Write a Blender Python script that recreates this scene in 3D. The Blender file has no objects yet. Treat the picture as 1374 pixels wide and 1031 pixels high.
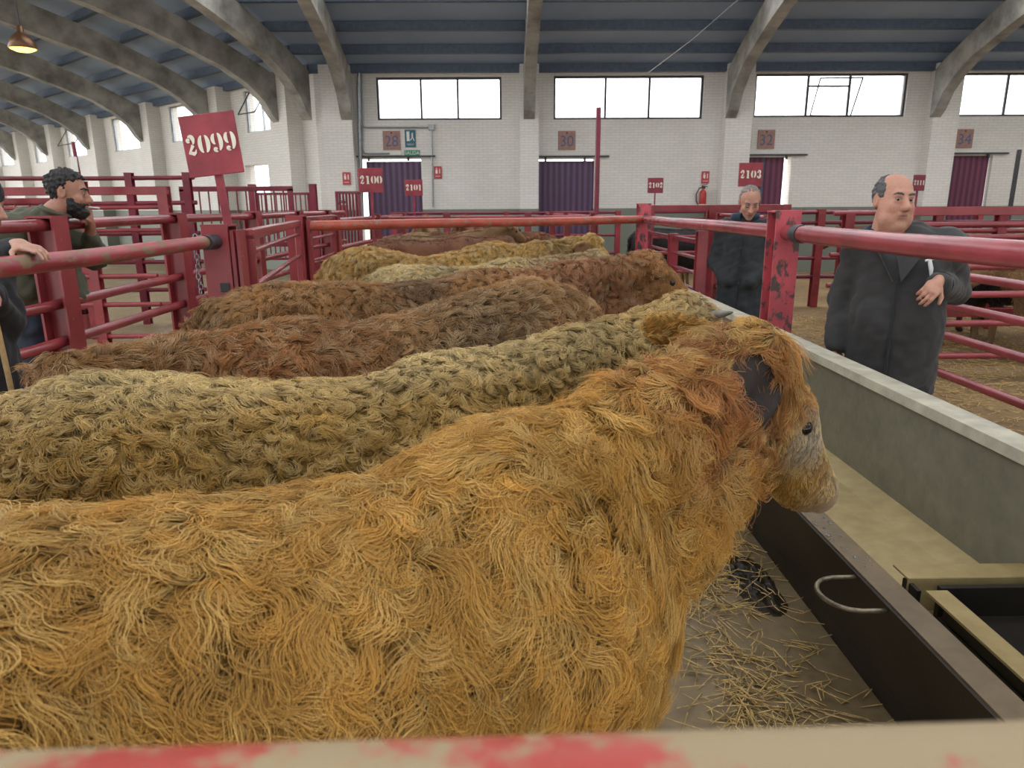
import bpy, bmesh, math, random
import numpy as np
from mathutils import Vector, Matrix
from mathutils.kdtree import KDTree

random.seed(7)
RNG = np.random.default_rng(11)
sc = bpy.context.scene
COL = sc.collection

# ---------------------------------------------------------------- camera
F_PX, W_PX, H_PX = 953.0, 1374.0, 1031.0
CAM = Vector((0.0, 0.0, 1.65))
PITCH, YAW, ROLL = math.radians(14.08), math.radians(0.72), math.radians(0.35)
_f = Vector((math.sin(YAW) * math.cos(PITCH), math.cos(YAW) * math.cos(PITCH), -math.sin(PITCH)))
_r0 = _f.cross(Vector((0, 0, 1))).normalized()
_u0 = _r0.cross(_f).normalized()
_r = _r0 * math.cos(ROLL) - _u0 * math.sin(ROLL)
_u = _u0 * math.cos(ROLL) + _r0 * math.sin(ROLL)
cam_data = bpy.data.cameras.new('camera')
cam = bpy.data.objects.new('camera', cam_data)
COL.objects.link(cam)
M = Matrix(((_r.x, _u.x, -_f.x, CAM.x), (_r.y, _u.y, -_f.y, CAM.y), (_r.z, _u.z, -_f.z, CAM.z), (0, 0, 0, 1)))
cam.matrix_world = M
cam_data.sensor_width = 36.0
cam_data.lens = F_PX / W_PX * 36.0
cam_data.clip_start = 0.02
cam_data.clip_end = 200
cam_data.dof.use_dof = True
cam_data.dof.focus_distance = 2.6
cam_data.dof.aperture_fstop = 7.0
sc.camera = cam

# ---------------------------------------------------------------- sky, light, exposure
world = bpy.data.worlds.new('world')
sc.world = world
world.use_nodes = True
_bg = world.node_tree.nodes['Background']
_bg.inputs['Color'].default_value = (0.97, 0.98, 1.0, 1)
_bg.inputs['Strength'].default_value = 2.3
sc.view_settings.view_transform = 'Standard'
sc.view_settings.look = 'None'
sc.view_settings.exposure = 0.82
sc.view_settings.gamma = 1.0
sc.view_settings.use_curve_mapping = False
sc.cycles.max_bounces = 6
sc.cycles.diffuse_bounces = 3
sc.cycles.glossy_bounces = 2
sc.cycles.transmission_bounces = 4
sc.cycles.transparent_max_bounces = 8
sc.cycles_curves.shape = 'RIBBONS'


def ray(px, py):
    d = _f * F_PX + _r * (px - W_PX / 2) - _u * (py - H_PX / 2)
    return d.normalized()


def on_plane(px, py, p, n):
    d = ray(px, py)
    t = (Vector(p) - CAM).dot(Vector(n)) / d.dot(Vector(n))
    return CAM + d * t


def at_y(px, py, y): return on_plane(px, py, (0, y, 0), (0, 1, 0))
def at_x(px, py, x): return on_plane(px, py, (x, 0, 0), (1, 0, 0))
def at_z(px, py, z): return on_plane(px, py, (0, 0, z), (0, 0, 1))


# ---------------------------------------------------------------- materials
def new_mat(name):
    m = bpy.data.materials.new(name)
    m.use_nodes = True
    nt = m.node_tree
    return m, nt, nt.nodes['Principled BSDF']


def N(nt, typ, **kw):
    n = nt.nodes.new(typ)
    for k, v in kw.items():
        setattr(n, k, v)
    return n


def tex_noise(nt, scale, detail=4, vec=None, rough=0.55, dist=0.0):
    n = N(nt, 'ShaderNodeTexNoise')
    n.inputs['Scale'].default_value = scale
    n.inputs['Detail'].default_value = detail
    n.inputs['Roughness'].default_value = rough
    n.inputs['Distortion'].default_value = dist
    if vec is None:
        tc = N(nt, 'ShaderNodeTexCoord')
        vec = tc.outputs['Object']
    nt.links.new(vec, n.inputs['Vector'])
    return n


def ramp(nt, fac, stops):
    r = N(nt, 'ShaderNodeValToRGB')
    el = r.color_ramp.elements
    while len(el) < len(stops):
        el.new(0.5)
    for e, (p, c) in zip(el, stops):
        e.position = p
        e.color = (c[0], c[1], c[2], 1) if len(c) == 3 else c
    nt.links.new(fac, r.inputs['Fac'])
    return r.outputs['Color']


def mixc(nt, fac, a, b, mode='MIX'):
    m = N(nt, 'ShaderNodeMix', data_type='RGBA', blend_type=mode)
    for s, v in ((0, fac), (6, a), (7, b)):
        if hasattr(v, 'is_output') or isinstance(v, bpy.types.NodeSocket):
            nt.links.new(v, m.inputs[s])
        elif s == 0:
            m.inputs[0].default_value = v
        else:
            m.inputs[s].default_value = (v[0], v[1], v[2], 1)
    return m.outputs[2]


def bump(nt, bs, height, strength=0.3, dist=0.01):
    b = N(nt, 'ShaderNodeBump')
    b.inputs['Strength'].default_value = strength
    b.inputs['Distance'].default_value = dist
    nt.links.new(height, b.inputs['Height'])
    nt.links.new(b.outputs['Normal'], bs.inputs['Normal'])


def plain(name, col, rough=0.6, metal=0.0, var=0.12, scale=12.0, bmp=0.0):
    m, nt, bs = new_mat(name)
    n = tex_noise(nt, scale)
    lo = tuple(max(0, c * (1 - var * 1.6)) for c in col)
    hi = tuple(min(1, c * (1 + var * 1.2)) for c in col)
    nt.links.new(ramp(nt, n.outputs['Fac'], [(0.3, lo), (0.7, hi)]), bs.inputs['Base Color'])
    bs.inputs['Roughness'].default_value = rough
    bs.inputs['Metallic'].default_value = metal
    if bmp:
        bump(nt, bs, n.outputs['Fac'], bmp, 0.01)
    return m


def paint(name, col, worn, amount=0.5, rough=0.27, scale=9.0, stretch=(1, 1, 1)):
    """old gloss paint with worn patches where bare dirty metal shows"""
    m, nt, bs = new_mat(name)
    tc = N(nt, 'ShaderNodeTexCoord')
    mp = N(nt, 'ShaderNodeMapping')
    mp.inputs['Scale'].default_value = stretch
    nt.links.new(tc.outputs['Object'], mp.inputs['Vector'])
    n = tex_noise(nt, scale, 8, mp.outputs['Vector'], 0.7)
    n2 = tex_noise(nt, scale * 0.35, 3, mp.outputs['Vector'], 0.5)
    base = ramp(nt, n2.outputs['Fac'], [(0.3, tuple(c * 0.75 for c in col)), (0.7, tuple(min(1, c * 1.25) for c in col))])
    fac = ramp(nt, n.outputs['Fac'], [(amount, (0, 0, 0)), (amount + 0.06, (1, 1, 1))])
    nt.links.new(mixc(nt, fac, base, worn), bs.inputs['Base Color'])
    nt.links.new(ramp(nt, n.outputs['Fac'], [(amount, (rough,) * 3), (amount + 0.06, (0.65,) * 3)]), bs.inputs['Roughness'])
    bump(nt, bs, n.outputs['Fac'], 0.15, 0.004)
    return m


MAT = {}
MAT['red'] = paint('red_paint', (0.29, 0.048, 0.055), (0.20, 0.10, 0.08), 0.66)
MAT['red_old'] = paint('chipped_red_paint', (0.52, 0.09, 0.11), (0.10, 0.065, 0.06), 0.52, 0.5, 14.0, (1, 1, 0.6))
MAT['maroon'] = paint('maroon_paint', (0.20, 0.025, 0.045), (0.12, 0.06, 0.06), 0.68)
MAT['rail_worn'] = paint('worn_red_rail', (0.36, 0.05, 0.06), (0.24, 0.17, 0.10), 0.50, 0.36, 26.0, (1, 0.35, 1))
MAT['rail_orange'] = paint('worn_orange_red_rail', (0.46, 0.085, 0.05), (0.30, 0.19, 0.13), 0.54, 0.4, 22.0, (0.4, 1, 1))
MAT['rail_front'] = paint('worn_front_rail', (0.40, 0.05, 0.035), (0.32, 0.24, 0.13), 0.47, 0.4, 10.0, (1.0, 1, 1))
MAT['metal'] = plain('grey_galvanised_metal', (0.35, 0.37, 0.38), 0.35, 0.8)
MAT['dark_metal'] = plain('dark_metal', (0.06, 0.06, 0.065), 0.5, 0.4)
MAT['concrete'] = plain('beam_concrete', (0.33, 0.32, 0.29), 0.85, 0, 0.3, 2.2, 0.2)
MAT['black'] = plain('black_rubber', (0.02, 0.02, 0.022), 0.6)
MAT['white'] = plain('white_paint', (0.8, 0.78, 0.72), 0.5, 0, 0.05)


def brick_wall_mat():
    m, nt, bs = new_mat('white_painted_brick')
    tc = N(nt, 'ShaderNodeTexCoord')
    br = N(nt, 'ShaderNodeTexBrick')
    br.inputs['Scale'].default_value = 1.0
    br.inputs['Brick Width'].default_value = 0.22
    br.inputs['Row Height'].default_value = 0.062
    br.inputs['Mortar Size'].default_value = 0.007
    br.inputs['Mortar Smooth'].default_value = 0.5
    br.inputs['Color1'].default_value = (0.82, 0.79, 0.72, 1)
    br.inputs['Color2'].default_value = (0.75, 0.72, 0.66, 1)
    br.inputs['Mortar'].default_value = (0.56, 0.54, 0.50, 1)
    nt.links.new(tc.outputs['UV'], br.inputs['Vector'])
    n = tex_noise(nt, 0.7, 6, tc.outputs['UV'])
    c = mixc(nt, 0.35, br.outputs['Color'], ramp(nt, n.outputs['Fac'], [(0.3, (0.55, 0.53, 0.48)), (0.7, (0.80, 0.78, 0.74))]))
    # grey-green painted dado up to about 1.58 m
    geo = N(nt, 'ShaderNodeNewGeometry')
    sep = N(nt, 'ShaderNodeSeparateXYZ')
    nt.links.new(geo.outputs['Position'], sep.inputs[0])
    lt = N(nt, 'ShaderNodeMath', operation='LESS_THAN')
    nt.links.new(sep.outputs['Z'], lt.inputs[0])
    lt.inputs[1].default_value = 1.58
    c2 = mixc(nt, lt.outputs[0], c, (0.19, 0.21, 0.17))
    nt.links.new(c2, bs.inputs['Base Color'])
    bs.inputs['Roughness'].default_value = 0.6
    bump(nt, bs, br.outputs['Fac'], -0.4, 0.01)
    return m


MAT['brick'] = brick_wall_mat()


def floor_mat(name, a, b, c, rough=(0.35, 0.8)):
    m, nt, bs = new_mat(name)
    n = tex_noise(nt, 0.8, 8, None, 0.6, 0.4)
    n2 = tex_noise(nt, 14, 6)
    col = ramp(nt, n.outputs['Fac'], [(0.3, a), (0.5, b), (0.72, c)])
    col = mixc(nt, 0.35, col, ramp(nt, n2.outputs['Fac'], [(0.3, tuple(x * 0.55 for x in a)), (0.7, c)]))
    nt.links.new(col, bs.inputs['Base Color'])
    nt.links.new(ramp(nt, n.outputs['Fac'], [(0.35, (rough[0],) * 3), (0.6, (rough[1],) * 3)]), bs.inputs['Roughness'])
    bump(nt, bs, n2.outputs['Fac'], 0.25, 0.01)
    return m


MAT['floor'] = floor_mat('concrete_floor', (0.19, 0.13, 0.06), (0.29, 0.21, 0.11), (0.37, 0.285, 0.165))
MAT['straw_floor'] = floor_mat('straw_covered_ground', (0.12, 0.07, 0.03), (0.23, 0.14, 0.06), (0.36, 0.24, 0.11), (0.8, 0.95))


def ceiling_mat():
    m, nt, bs = new_mat('blue_cast_roof_panel')
    n = tex_noise(nt, 0.5, 3)
    nt.links.new(ramp(nt, n.outputs['Fac'], [(0.3, (0.25, 0.32, 0.43)), (0.7, (0.33, 0.41, 0.53))]), bs.inputs['Base Color'])  # blue cast of the lens flare mixed into the grey panel colour
    bs.inputs['Roughness'].default_value = 0.55
    return m


MAT['ceiling'] = ceiling_mat()
MAT['purlin'] = plain('dark_purlin', (0.085, 0.115, 0.165), 0.6)


def corrugated(name, col):
    m, nt, bs = new_mat(name)
    tc = N(nt, 'ShaderNodeTexCoord')
    w = N(nt, 'ShaderNodeTexWave', wave_type='BANDS', bands_direction='X')
    w.inputs['Scale'].default_value = 2.2
    w.inputs['Distortion'].default_value = 0.3
    nt.links.new(tc.outputs['Object'], w.inputs['Vector'])
    nt.links.new(ramp(nt, w.outputs['Fac'], [(0.0, tuple(c * 0.6 for c in col)), (1.0, tuple(c * 1.35 for c in col))]), bs.inputs['Base Color'])
    bs.inputs['Roughness'].default_value = 0.45
    bump(nt, bs, w.outputs['Fac'], 0.5, 0.03)
    return m


MAT['door'] = corrugated('purple_corrugated_door', (0.10, 0.055, 0.11))
MAT['door_maroon'] = corrugated('maroon_corrugated_door', (0.14, 0.03, 0.07))


def glass_mat():
    m, nt, bs = new_mat('window_glass')
    bs.inputs['Transmission Weight'].default_value = 1.0
    bs.inputs['Roughness'].default_value = 0.0
    bs.inputs['IOR'].default_value = 1.05
    bs.inputs['Base Color'].default_value = (0.97, 0.98, 1, 1)
    return m


MAT['glass'] = glass_mat()


def attr_mat(name, rough=0.6, bmp=0.0, scale=60, spec=0.3, sss=0.0):
    m, nt, bs = new_mat(name)
    a = N(nt, 'ShaderNodeAttribute', attribute_name='col')
    n = tex_noise(nt, scale, 5)
    c = mixc(nt, 0.25, a.outputs['Color'], ramp(nt, n.outputs['Fac'], [(0.3, (0.35, 0.35, 0.35)), (0.7, (1, 1, 1))]), 'MULTIPLY')
    nt.links.new(c, bs.inputs['Base Color'])
    bs.inputs['Roughness'].default_value = rough
    bs.inputs['Specular IOR Level'].default_value = spec
    if sss:
        bs.inputs['Subsurface Weight'].default_value = sss
        bs.inputs['Subsurface Radius'].default_value = (0.01, 0.004, 0.002)
        bs.inputs['Subsurface Scale'].default_value = 0.5
    if bmp:
        bump(nt, bs, n.outputs['Fac'], bmp, 0.004)
    return m


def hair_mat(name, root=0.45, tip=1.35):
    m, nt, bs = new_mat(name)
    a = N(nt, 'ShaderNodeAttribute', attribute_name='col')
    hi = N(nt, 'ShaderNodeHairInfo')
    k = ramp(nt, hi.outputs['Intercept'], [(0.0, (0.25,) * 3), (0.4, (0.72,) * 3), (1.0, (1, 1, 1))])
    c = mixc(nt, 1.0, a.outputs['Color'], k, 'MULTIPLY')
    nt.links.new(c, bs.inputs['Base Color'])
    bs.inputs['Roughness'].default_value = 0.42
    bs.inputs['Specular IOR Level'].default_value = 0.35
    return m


MAT['hide'] = attr_mat('cow_hide', 0.75, 0.5, 120)
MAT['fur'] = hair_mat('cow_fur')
MAT['skin'] = attr_mat('skin', 0.5, 0.1, 90, 0.35, 0.15)


# ---------------------------------------------------------------- object helpers
def tag(o, label=None, cat=None, group=None, kind=None):
    if label: o['label'] = label
    if cat: o['category'] = cat
    if group: o['group'] = group
    if kind: o['kind'] = kind
    return o


def empty(name, loc=(0, 0, 0), rz=0.0):
    o = bpy.data.objects.new(name, None)
    o.empty_display_size = 0.1
    COL.objects.link(o)
    o.location = loc
    o.rotation_euler = (0, 0, rz)
    return o


class MB:
    """collects boxes, bars and tubes and links them as one mesh"""
    def __init__(s):
        s.v, s.f, s.smooth = [], [], []

    def add(s, verts, faces, smooth=False):
        b = len(s.v)
        s.v += [tuple(v) for v in verts]
        s.f += [tuple(i + b for i in f) for f in faces]
        s.smooth += [smooth] * len(faces)

    def box(s, c, size, rz=0.0, axes=None, ch=0.0):
        hx, hy, hz = size[0] / 2, size[1] / 2, size[2] / 2
        c = Vector(c)
        if axes is None:
            ax = Vector((math.cos(rz), math.sin(rz), 0)); ay = Vector((-math.sin(rz), math.cos(rz), 0)); az = Vector((0, 0, 1))
        else:
            ax, ay, az = axes
        if ch <= 0:
            vs = [c + ax * (hx * i) + ay * (hy * j) + az * (hz * k) for k in (-1, 1) for j in (-1, 1) for i in (-1, 1)]
            s.add(vs, [(0, 2, 3, 1), (4, 5, 7, 6), (0, 1, 5, 4), (2, 6, 7, 3), (0, 4, 6, 2), (1, 3, 7, 5)])
            return
        prof = [(-hx + ch, -hy), (hx - ch, -hy), (hx, -hy + ch), (hx, hy - ch), (hx - ch, hy), (-hx + ch, hy), (-hx, hy - ch), (-hx, -hy + ch)]
        prof2 = [(x * (1 - ch / hx), y * (1 - ch / hy)) for x, y in prof]
        rings = [(prof2, -hz), (prof, -hz + ch), (prof, hz - ch), (prof2, hz)]
        vs = []
        for pr, z in rings:
            vs += [c + ax * x + ay * y + az * z for x, y in pr]
        fs = []
        for r in range(3):
            for i in range(8):
                j = (i + 1) % 8
                fs.append((r * 8 + i, r * 8 + j, r * 8 + 8 + j, r * 8 + 8 + i))
        fs.append(tuple(reversed(range(8)))); fs.append(tuple(range(24, 32)))
        s.add(vs, fs)

    def tube(s, pts, r, n=12, cap=True, closed=False):
        pts = [Vector(p) for p in pts]
        m = len(pts)
        rs = r if isinstance(r, (list, tuple)) else [r] * m
        up = None
        rings = []
        for i, p in enumerate(pts):
            if closed:
                t = pts[(i + 1) % m] - pts[i - 1]
            elif i == 0: t = pts[1] - pts[0]
            elif i == m - 1: t = pts[-1] - pts[-2]
            else: t = (pts[i + 1] - pts[i]).normalized() + (pts[i] - pts[i - 1]).normalized()
            t.normalize()
            if up is None:
                up = Vector((0, 0, 1)) if abs(t.z) < 0.9 else Vector((1, 0, 0))
            a = (up - t * up.dot(t)).normalized()
            b = t.cross(a)
            up = a
            rings.append([p + (a * math.cos(2 * math.pi * k / n) + b * math.sin(2 * math.pi * k / n)) * rs[i] for k in range(n)])
        vs = [v for rg in rings for v in rg]
        fs = []
        for i in range(m if closed else m - 1):
            i2 = (i + 1) % m
            for k in range(n):
                k2 = (k + 1) % n
                fs.append((i * n + k, i * n + k2, i2 * n + k2, i2 * n + k))
        s.add(vs, fs, True)
        if cap and not closed:
            s.add(rings[0], [tuple(reversed(range(n)))]); s.add(rings[-1], [tuple(range(n))])

    def lathe(s, c, prof, n=24):
        c = Vector(c)
        vs, fs = [], []
        for r, z in prof:
            vs += [c + Vector((r * math.cos(2 * math.pi * k / n), r * math.sin(2 * math.pi * k / n), z)) for k in range(n)]
        for i in range(len(prof) - 1):
            for k in range(n):
                k2 = (k + 1) % n
                fs.append((i * n + k, i * n + k2, (i + 1) * n + k2, (i + 1) * n + k))
        s.add(vs, fs, True)

    def prism(s, poly, p0, ax, ay, depth_vec):
        """polygon (x,y) list placed with axes, extruded by depth_vec"""
        p0, ax, ay, dv = Vector(p0), Vector(ax), Vector(ay), Vector(depth_vec)
        n = len(poly)
        a = [p0 + ax * x + ay * y for x, y in poly]
        b = [v + dv for v in a]
        s.add(a + b, [tuple(range(n)), tuple(reversed(range(n, 2 * n)))] + [(i, i + n, (i + 1) % n + n, (i + 1) % n) for i in range(n)])

    def build(s, name, mat, parent=None, origin=None):
        me = bpy.data.meshes.new(name)
        org = Vector(origin) if origin is not None else Vector((0, 0, 0))
        me.from_pydata([Vector(v) - org for v in s.v], [], s.f)
        me.polygons.foreach_set('use_smooth', s.smooth)
        me.validate()
        bm = bmesh.new(); bm.from_mesh(me)
        bmesh.ops.recalc_face_normals(bm, faces=bm.faces)
        bm.to_mesh(me); bm.free()
        me.materials.append(MAT[mat] if isinstance(mat, str) else mat)
        o = bpy.data.objects.new(name, me)
        COL.objects.link(o)
        o.location = org
        if parent is not None:
            o.parent = parent
            if parent.type == 'EMPTY' or True:
                o.matrix_parent_inverse = Matrix.Identity(4)
        return o


def kids(o):
    return [c for c in bpy.data.objects if c.parent == o]


def copy_tree(o, parent=None):
    c = o.copy()
    COL.objects.link(c)
    c.parent = parent
    for ch in kids(o):
        copy_tree(ch, c)
    return c


def text_mesh(body, size, extrude=0.0):
    cu = bpy.data.curves.new('lettering', 'FONT')
    cu.body = body
    cu.size = size
    cu.extrude = extrude
    cu.align_x = 'CENTER'; cu.align_y = 'CENTER'
    o = bpy.data.objects.new('lettering', cu)
    COL.objects.link(o)
    dg = bpy.context.evaluated_depsgraph_get()
    me = bpy.data.meshes.new_from_object(o.evaluated_get(dg))
    bpy.data.objects.remove(o)
    return me


def put_text(name, body, size, loc, mat, parent, rot=(math.pi / 2, 0, 0), extrude=0.002, squash=1.0):
    me = text_mesh(body, size, extrude)
    me.materials.clear(); me.materials.append(MAT[mat] if isinstance(mat, str) else mat)
    o = bpy.data.objects.new(name, me)
    COL.objects.link(o)
    o.location = loc; o.rotation_euler = rot; o.scale = (squash, 1, 1)
    o.parent = parent
    return o


# ---------------------------------------------------------------- signed distance modelling
def smin(a, b, k):
    h = np.clip(0.5 + 0.5 * (b - a) / k, 0, 1)
    return b * (1 - h) + a * h - k * h * (1 - h)


def smax(a, b, k): return -smin(-a, -b, k)


def s_cone(P, a, b, ra, rb, sq=None):
    """tapered capsule; sq=(axis, factor) flattens space along an axis through a"""
    a = np.asarray(a, float); b = np.asarray(b, float)
    pa = P - a; ba = b - a
    if sq is not None:
        ax = np.asarray(sq[0], float); ax = ax / np.linalg.norm(ax)
        pa = pa + (pa @ ax)[..., None] * ax * (sq[1] - 1)
        ba = ba + (ba @ ax) * ax * (sq[1] - 1)
    t = np.clip((pa @ ba) / max(1e-9, ba @ ba), 0, 1)
    d = np.linalg.norm(pa - t[..., None] * ba, axis=-1)
    return d - (ra + (rb - ra) * t)


def s_ell(P, c, r, R=None):
    q = P - np.asarray(c, float)
    if R is not None:
        q = q @ R
    r = np.asarray(r, float)
    k0 = np.linalg.norm(q / r, axis=-1)
    k1 = np.linalg.norm(q / (r * r), axis=-1)
    return k0 * (k0 - 1) / np.maximum(k1, 1e-9)


def axis(lo, hi, step, fine=()):
    """grid coordinates with finer bands [(lo,hi,step)]"""
    xs = [lo]
    while xs[-1] < hi:
        x = xs[-1]; st = step
        for a, b, f in fine:
            if a - step <= x <= b:
                st = min(st, f)
        xs.append(x + st)
    return np.array(xs)


def surface_nets(xs, ys, zs, fn):
    X, Y, Z = np.meshgrid(xs, ys, zs, indexing='ij')
    P = np.stack([X, Y, Z], -1)
    V = np.empty(X.shape)
    for i in range(0, len(xs), 24):
        V[i:i + 24] = fn(P[i:i + 24])
    ins = V < 0
    nx, ny, nz = V.shape
    acc = np.zeros((nx - 1, ny - 1, nz - 1, 3)); cnt = np.zeros((nx - 1, ny - 1, nz - 1))
    for ax in range(3):
        o1 = [0, 0, 0]; o1[ax] = 1
        sl0 = tuple(slice(0, V.shape[d] - o1[d]) for d in range(3))
        sl1 = tuple(slice(o1[d], V.shape[d]) for d in range(3))
        cross = ins[sl0] != ins[sl1]
        t = np.where(cross, V[sl0] / np.where(cross, V[sl0] - V[sl1], 1), 0)
        pt = P[sl0] + t[..., None] * (P[sl1] - P[sl0])
        pt = np.where(cross[..., None], pt, 0)
        others = [d for d in range(3) if d != ax]
        for da in (0, 1):
            for db in (0, 1):
                sl = [slice(None)] * 3
                sl[ax] = slice(0, V.shape[ax] - 1)
                for d, off in zip(others, (da, db)):
                    sl[d] = slice(off, off + V.shape[d] - 1)
                acc += pt[tuple(sl)]; cnt += cross[tuple(sl)]
    act = cnt > 0
    idx = -np.ones(act.shape, int)
    idx[act] = np.arange(act.sum())
    verts = acc[act] / cnt[act][:, None]
    faces = []
    for ax in range(3):
        o1 = [0, 0, 0]; o1[ax] = 1
        sl0 = [slice(0, V.shape[d] - o1[d]) for d in range(3)]
        sl1 = [slice(o1[d], V.shape[d]) for d in range(3)]
        b, c = [d for d in range(3) if d != ax]
        for d in (b, c):
            sl0[d] = slice(1, V.shape[d] - 1); sl1[d] = slice(1, V.shape[d] - 1)
        A = ins[tuple(sl0)]; B = ins[tuple(sl1)]
        cr = np.argwhere(A != B)
        if len(cr) == 0: continue
        ci = cr.copy(); ci[:, b] += 1; ci[:, c] += 1
        def g(db, dc):
            q = ci.copy(); q[:, b] -= db; q[:, c] -= dc
            return idx[q[:, 0], q[:, 1], q[:, 2]]
        q = np.stack([g(1, 1), g(0, 1), g(0, 0), g(1, 0)], 1)
        flip = A[tuple(cr.T)] ^ (ax == 1)
        q[~flip] = q[~flip][:, ::-1]
        faces.append(q)
    faces = np.concatenate(faces)
    return verts, faces


def np_mesh(name, verts, faces, mat, colors=None, smooth=True):
    me = bpy.data.meshes.new(name)
    me.vertices.add(len(verts))
    me.vertices.foreach_set('co', np.asarray(verts, np.float32).ravel())
    k = faces.shape[1]
    me.loops.add(faces.size)
    me.loops.foreach_set('vertex_index', faces.astype(np.int32).ravel())
    me.polygons.add(len(faces))
    me.polygons.foreach_set('loop_start', np.arange(0, faces.size, k, dtype=np.int32))
    me.update(calc_edges=True)
    me.validate()
    if smooth:
        me.polygons.foreach_set('use_smooth', np.ones(len(me.polygons), bool))
    if colors is not None:
        a = me.attributes.new('col', 'FLOAT_COLOR', 'POINT')
        c = np.ones((len(verts), 4), np.float32); c[:, :3] = colors
        a.data.foreach_set('color', c.ravel())
    me.materials.append(MAT[mat] if isinstance(mat, str) else mat)
    return me


def link_mesh(name, me, parent=None):
    o = bpy.data.objects.new(name, me)
    COL.objects.link(o)
    o.parent = parent
    return o


def relax(verts, faces, it=2, lam=0.5):
    n = len(verts)
    a = np.concatenate([faces[:, i] for i in range(4)]); b = np.concatenate([faces[:, (i + 1) % 4] for i in range(4)])
    deg = np.bincount(a, minlength=n) + np.bincount(b, minlength=n)
    for _ in range(it):
        s = np.zeros_like(verts)
        for d in range(3):
            s[:, d] = np.bincount(a, verts[b, d], n) + np.bincount(b, verts[a, d], n)
        verts = verts + lam * (s / np.maximum(deg, 1)[:, None] - verts)
    return verts


class Wobble:
    """smooth random scalar field from a few sine waves"""
    def __init__(s, seed, wl, n=7):
        r = np.random.default_rng(seed)
        d = r.normal(size=(n, 3)); d /= np.linalg.norm(d, axis=1)[:, None]
        s.k = d * (2 * np.pi / (wl * r.uniform(0.6, 1.6, n)))[:, None]
        s.ph = r.uniform(0, 6.28, n); s.n = n

    def __call__(s, P):
        return np.sin(P @ s.k.T + s.ph).sum(-1) / math.sqrt(s.n / 2)
# ================================================================ SETTING: floor, walls, roof
def box_structure(name, mb, mat, kind='structure'):
    return tag(mb.build(name, mat), kind=kind)


fl = MB()
fl.add([(-60, -3, 0), (30, -3, 0), (30, 60, 0), (-60, 60, 0)], [(0, 1, 2, 3)])
tag(fl.build('floor', 'floor'), kind='structure')
# straw bedding ground of the pens on the right
g = MB()
g.add([(3.4, -1, 0.006), (14, -1, 0.006), (14, 17.6, 0.006), (3.4, 17.6, 0.006)], [(0, 1, 2, 3)])
tag(g.build('straw_bedding', 'straw_floor'), kind='structure')

YW = 18.0                                   # back wall
CORN = Vector((-4.4, 18.0, 0))
WD = Vector((-0.747, 0.664, 0)).normalized()     # along the receding left wing
WN = Vector((-WD.y, WD.x, 0))                    # towards the hall
if WN.y > 0: WN = -WN
WALL_TOP = 4.78


def wall_uv(o, ax, p0):
    me = o.data
    uv = me.uv_layers.new(name='UVMap')
    for p in me.polygons:
        nrm = p.normal
        for li in p.loop_indices:
            v = o.location + me.vertices[me.loops[li].vertex_index].co
            if abs(nrm.dot(ax)) > 0.7:
                t = Vector((-ax.y, ax.x, 0)).dot(v)
            else:
                t = (v - p0).dot(ax)
            uv.data[li].uv = (t, v.z)


def wall_with_holes(name, p0, ax, nrm, length, top, holes, thick=0.3):
    """holes: (s0,s1,z0,z1); a wall of boxes around the openings, one mesh"""
    mb = MB()
    ss = sorted(set([0.0, length] + [h[0] for h in holes] + [h[1] for h in holes]))
    for a, b in zip(ss[:-1], ss[1:]):
        if b - a < 1e-4: continue
        mid = (a + b) / 2
        hs = sorted([(h[2], h[3]) for h in holes if h[0] < mid < h[1]])
        z = 0.0
        segs = []
        for z0, z1 in hs:
            if z0 > z: segs.append((z, z0))
            z = z1
        if z < top: segs.append((z, top))
        for z0, z1 in segs:
            c = p0 + ax * mid - nrm * thick / 2 + Vector((0, 0, (z0 + z1) / 2))
            mb.box(c, (b - a, thick, z1 - z0), axes=(ax, nrm, Vector((0, 0, 1))))
    o = tag(mb.build(name, 'brick'), kind='structure')
    wall_uv(o, ax, p0)
    return o


def X_at(px, py): return at_y(px, py, YW).x
def Z_at(px, py): return at_y(px, py, YW).z


back_x0 = CORN.x
AXB = Vector((1, 0, 0)); NB = Vector((0, -1, 0))
win_px = [(505, 673, 103, 161, (564.5, 614)), (743, 944, 101, 160, (813, 872)), (1013, 1217, 98, 157, (1085, 1141)), (1281, 1400, 97, 156, (1353,)), ]
door_px = [(483, 566, 213, '28'), (721, 797, 213, '30'), (994, 1060, 211, '32'), (1263, 1327, 209, '34')]
holes = []
wins = []
for a, b, t, bt, mul in win_px:
    x0, x1 = X_at(a, 130), X_at(b, 130)
    z0, z1 = Z_at((a + b) / 2, bt), Z_at((a + b) / 2, t)
    if b > 1374: x1 = x0 + 4.0
    holes.append((x0 - back_x0, x1 - back_x0, z0, z1))
    wins.append((x0, x1, z0, z1, [X_at(m, 130) for m in mul]))
# further bays hidden to the right, beyond the frame
doors = []
for a, b, t, num in door_px:
    x0, x1 = X_at(a, 245), X_at(b, 245)
    z1 = Z_at((a + b) / 2, t)
    holes.append((x0 - back_x0, x1 - back_x0, 0.0, z1))
    doors.append((x0, x1, z1, num))
wall_with_holes('wall_back', CORN.copy(), AXB, NB, 22.0, WALL_TOP, holes)


def wing_s(px, py=180):
    p = on_plane(px, py, CORN, WN)
    return (p - CORN).dot(WD), p.z


# windows of the receding wing: (left px, right px, top py, bottom py)
wing_win = [(372, 331, 126, 176), (271, 229, 142, 189), (199, 151, 158, 201), (125, 87, 172, 210), (71, 42, 186, 218), (22, -6, 198, 223)]
wholes = []; wwins = []
for a, b, t, bt in wing_win:
    s0, _ = wing_s(a); s1, _ = wing_s(b)
    m = (a + b) / 2
    z0 = wing_s(m, bt)[1]
    z1 = 4.62
    wholes.append((s0, s1, z0, z1)); wwins.append((s0, s1, z0, z1))
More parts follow.
